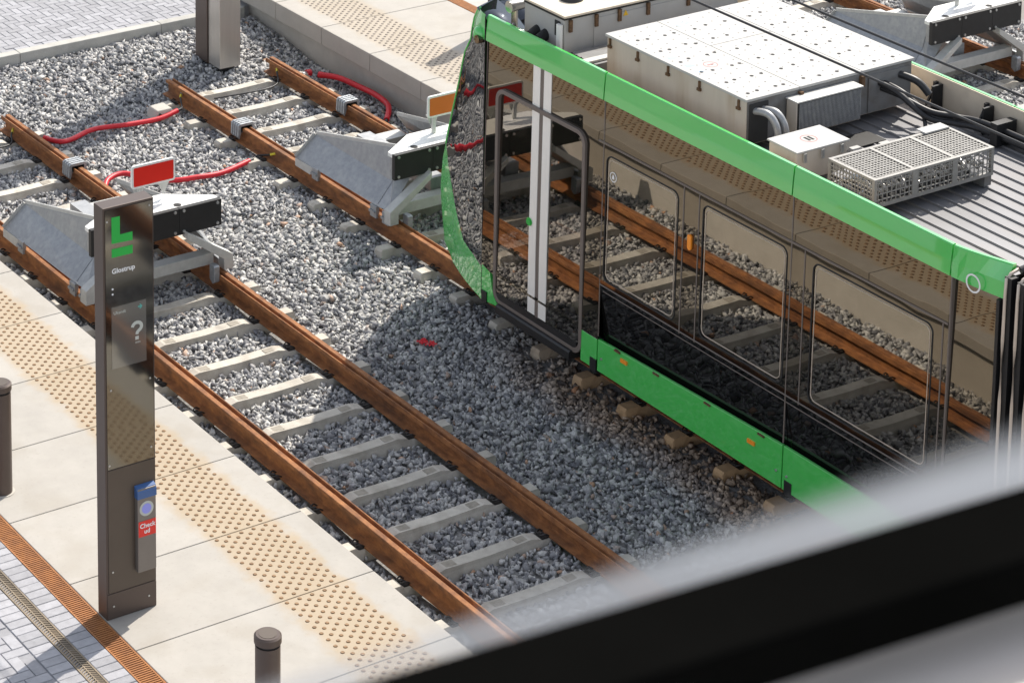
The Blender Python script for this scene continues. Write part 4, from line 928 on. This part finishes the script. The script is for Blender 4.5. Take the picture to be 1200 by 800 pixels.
# small fittings on the deck
for x, y in ((3.55, 16.75), (3.70, 16.62), (3.85, 16.7), (3.62, 16.48)): put('deck_fitting', MB().box(x - .05, x + .05, y - .025, y + .025, 2.868, 2.90), 'box', tr)
put('deck_plate', MB().box(4.30, 4.62, 14.9, 15.15, 2.869, 2.874), 'black', tr); put('deck_plate', MB().box(3.20, 3.95, 16.78, 17.02, 2.869, 2.876), 'black', tr)
# front cooling unit
b3 = put('cooling_unit', MB().box(2.60, 4.75, 19.66, 20.28, 2.93, 3.37), 'box', tr, bevel=.006)
put('lid', MB().box(2.57, 4.78, 19.62, 20.31, 3.373, 3.395), 'inner', b3, bevel=.004)
put('lid_seal', MB().box(2.60, 4.75, 19.645, 19.66, 3.345, 3.372).box(2.585, 2.60, 19.645, 20.28, 3.345, 3.372), 'hole', b3)
put('end_panel', MB().box(2.95, 4.70, 19.652, 19.6585, 3.0, 3.30), 'box', b3)
mb = MB(); mb.cyl((2.93, 19.98, 3.395), .115, .05, 24, r2=.10); mb.cyl((2.93, 19.98, 3.445), .10, .012, 24, r2=.06); put('fan_dome', mb, 'black', b3)
for x in (2.66, 2.97, 3.25, 3.6, 4.1): put('latch', MB().box(x - .018, x + .018, 19.63, 19.652, 3.22, 3.34), 'rustlatch', b3)
put('side_panel_dark', MB().box(2.592, 2.60, 19.72, 19.80, 3.16, 3.31), 'hole', b3)
put('warning_triangle', MB().prism([(3.30, 19.648, 3.26), (3.36, 19.648, 3.26), (3.33, 19.648, 3.315)], [(3.30, 19.651, 3.26), (3.36, 19.651, 3.26), (3.33, 19.651, 3.315)]), 'yellow', b3)
for y in (19.93, 20.06): put('black_cap', MB().tube([(2.50, y, 3.08), (2.62, y + .02, 3.12)], .055, 14), 'rubber', tr)
put('mount_plate', MB().box(2.55, 2.58, 19.66, 19.72, 3.0, 3.30), 'white', tr)
hn = put('horn', MB().cyl((2.50, 20.40, 3.27), .060, .17, 18, 'x', r2=.048), 'chrome', tr); put('horn_bracket', MB().box(2.56, 2.58, 20.36, 20.44, 2.95, 3.24).tube([(2.48, 20.33, 3.06), (2.62, 20.45, 3.10)], .016, 8).tube([(2.50, 20.28, 2.99), (2.66, 20.38, 3.0)], .02, 8), 'chrome', hn)
for k in range(3): put('fitting', MB().tube([(2.47, 20.18 + .06 * k, 2.93), (2.52, 20.18 + .06 * k, 3.04)], .016, 8), 'chrome' if k % 2 else 'cable', tr)
put('air_duct', MB().box(2.60, 4.7, 19.18, 19.55, 2.87, 3.06), 'boxend', tr)
put('duct_rail', MB().box(2.50, 4.7, 19.22, 19.30, 3.065, 3.085), 'galvlight', tr)
for k in range(5): put('louver', MB().tube([(2.56, 19.2 + .07 * k, 2.98), (2.60, 19.26 + .07 * k, 3.06)], .012, 6), 'cable', tr)
# bellows between the cars
bl = put('bellows', MB().box(XS + .10, XF - .10, 12.2, YE - .03, .45, 3.08), 'blackmatte', tr)
for k in range(13):
    y = YE - .05 - .125 * k; x0 = XS + .035
    put('bellows_fold', MB().box(x0 + .01, x0 + .09, y - .05, y + .02, .46, 3.10), 'rubber', bl)
    put('bellows_rim', MB().tube(smooth_path([(x0, y, .46), (x0 - .004, y, 1.6), (x0, y, 2.95), (x0 + .03, y, 3.08), (x0 + .10, y, 3.13), (x0 + .5, y, 3.15), (XF - .2, y, 3.15)], 3), .0125, 8), 'rim', bl)
for dy in (0, .13): put('roof_cable', MB().tube(smooth_path([(2.52, 13.88 - dy, 3.13), (2.68, 13.84 - dy, 3.18), (2.95, 13.82 - dy, 3.26), (3.3, 13.8 - dy, 3.30), (4.0, 13.8 - dy, 3.2)], 6), .032, 12), 'cable', tr)
put('bellows_hook', MB().box(3.02, 3.10, 13.98, 14.03, 2.87, 3.08), 'rustlatch', tr)
# ------------------------------------------------------------------ viewing balcony in the foreground
FZ = CAM.z - .859
rl = root('balustrade', (CAM.x + 1.0, 1.07, FZ - .05), 'blurred black balcony rail and glass pane with a painted haze band across the lower right', 'railing')
put('top_rail', MB().box(CAM.x - 2.5, CAM.x + 4, 1.036, 1.102, FZ - .032, FZ), 'blackmatte', rl, bevel=.004)
rl.rotation_euler.z = -.080
def haze_mat():
    m = bpy.data.materials.new('painted_haze_glass'); m.use_nodes = True; nt = m.node_tree; L = nt.links.new; nt.nodes.clear()
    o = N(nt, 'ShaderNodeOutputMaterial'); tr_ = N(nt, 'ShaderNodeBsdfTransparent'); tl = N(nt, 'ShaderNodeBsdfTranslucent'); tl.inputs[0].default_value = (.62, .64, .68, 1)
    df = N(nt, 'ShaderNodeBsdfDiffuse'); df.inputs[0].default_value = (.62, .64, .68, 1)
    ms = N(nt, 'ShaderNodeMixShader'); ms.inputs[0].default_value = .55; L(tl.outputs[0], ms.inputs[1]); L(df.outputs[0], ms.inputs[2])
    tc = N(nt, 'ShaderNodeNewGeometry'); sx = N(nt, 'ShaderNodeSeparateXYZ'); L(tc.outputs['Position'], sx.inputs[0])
    # haze painted into the pane's opacity fades out with height; the band is wider towards +X
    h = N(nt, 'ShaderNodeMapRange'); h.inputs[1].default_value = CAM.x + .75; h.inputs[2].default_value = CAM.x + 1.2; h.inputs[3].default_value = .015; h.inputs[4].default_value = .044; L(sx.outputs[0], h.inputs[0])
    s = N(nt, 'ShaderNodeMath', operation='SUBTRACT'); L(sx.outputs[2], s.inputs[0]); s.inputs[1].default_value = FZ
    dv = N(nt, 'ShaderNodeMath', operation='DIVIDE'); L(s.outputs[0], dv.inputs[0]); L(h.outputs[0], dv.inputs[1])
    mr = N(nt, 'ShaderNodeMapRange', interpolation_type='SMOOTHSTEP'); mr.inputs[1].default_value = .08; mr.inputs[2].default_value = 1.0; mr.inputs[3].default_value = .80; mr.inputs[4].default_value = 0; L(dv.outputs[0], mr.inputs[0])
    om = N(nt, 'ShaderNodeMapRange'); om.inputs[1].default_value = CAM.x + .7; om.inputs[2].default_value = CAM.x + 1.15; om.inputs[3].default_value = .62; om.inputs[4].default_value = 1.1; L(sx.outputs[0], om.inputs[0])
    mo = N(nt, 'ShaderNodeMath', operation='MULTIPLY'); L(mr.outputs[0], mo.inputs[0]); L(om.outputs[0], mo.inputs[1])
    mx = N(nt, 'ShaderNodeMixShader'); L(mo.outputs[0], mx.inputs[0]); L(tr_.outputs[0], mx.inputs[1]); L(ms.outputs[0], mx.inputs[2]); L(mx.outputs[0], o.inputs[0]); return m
M['haze'] = haze_mat()
put('glass_pane', MB().add([(CAM.x - 2.5, 1.110, FZ - .3), (CAM.x + 4, 1.110, FZ - .3), (CAM.x + 4, 1.110, FZ + .9), (CAM.x - 2.5, 1.110, FZ + .9)], [(0, 1, 2, 3)]), 'haze', rl)
sl_ = put('window_ledge', MB().box(CAM.x - 2.5, CAM.x + 4, .93, 1.106, FZ - .09, FZ - .06), 'sill', rl)
put('ledge_cover', MB().box(CAM.x - 2.5, CAM.x + 4, .93, 1.0, FZ - .0595, FZ - .052), 'white', rl)
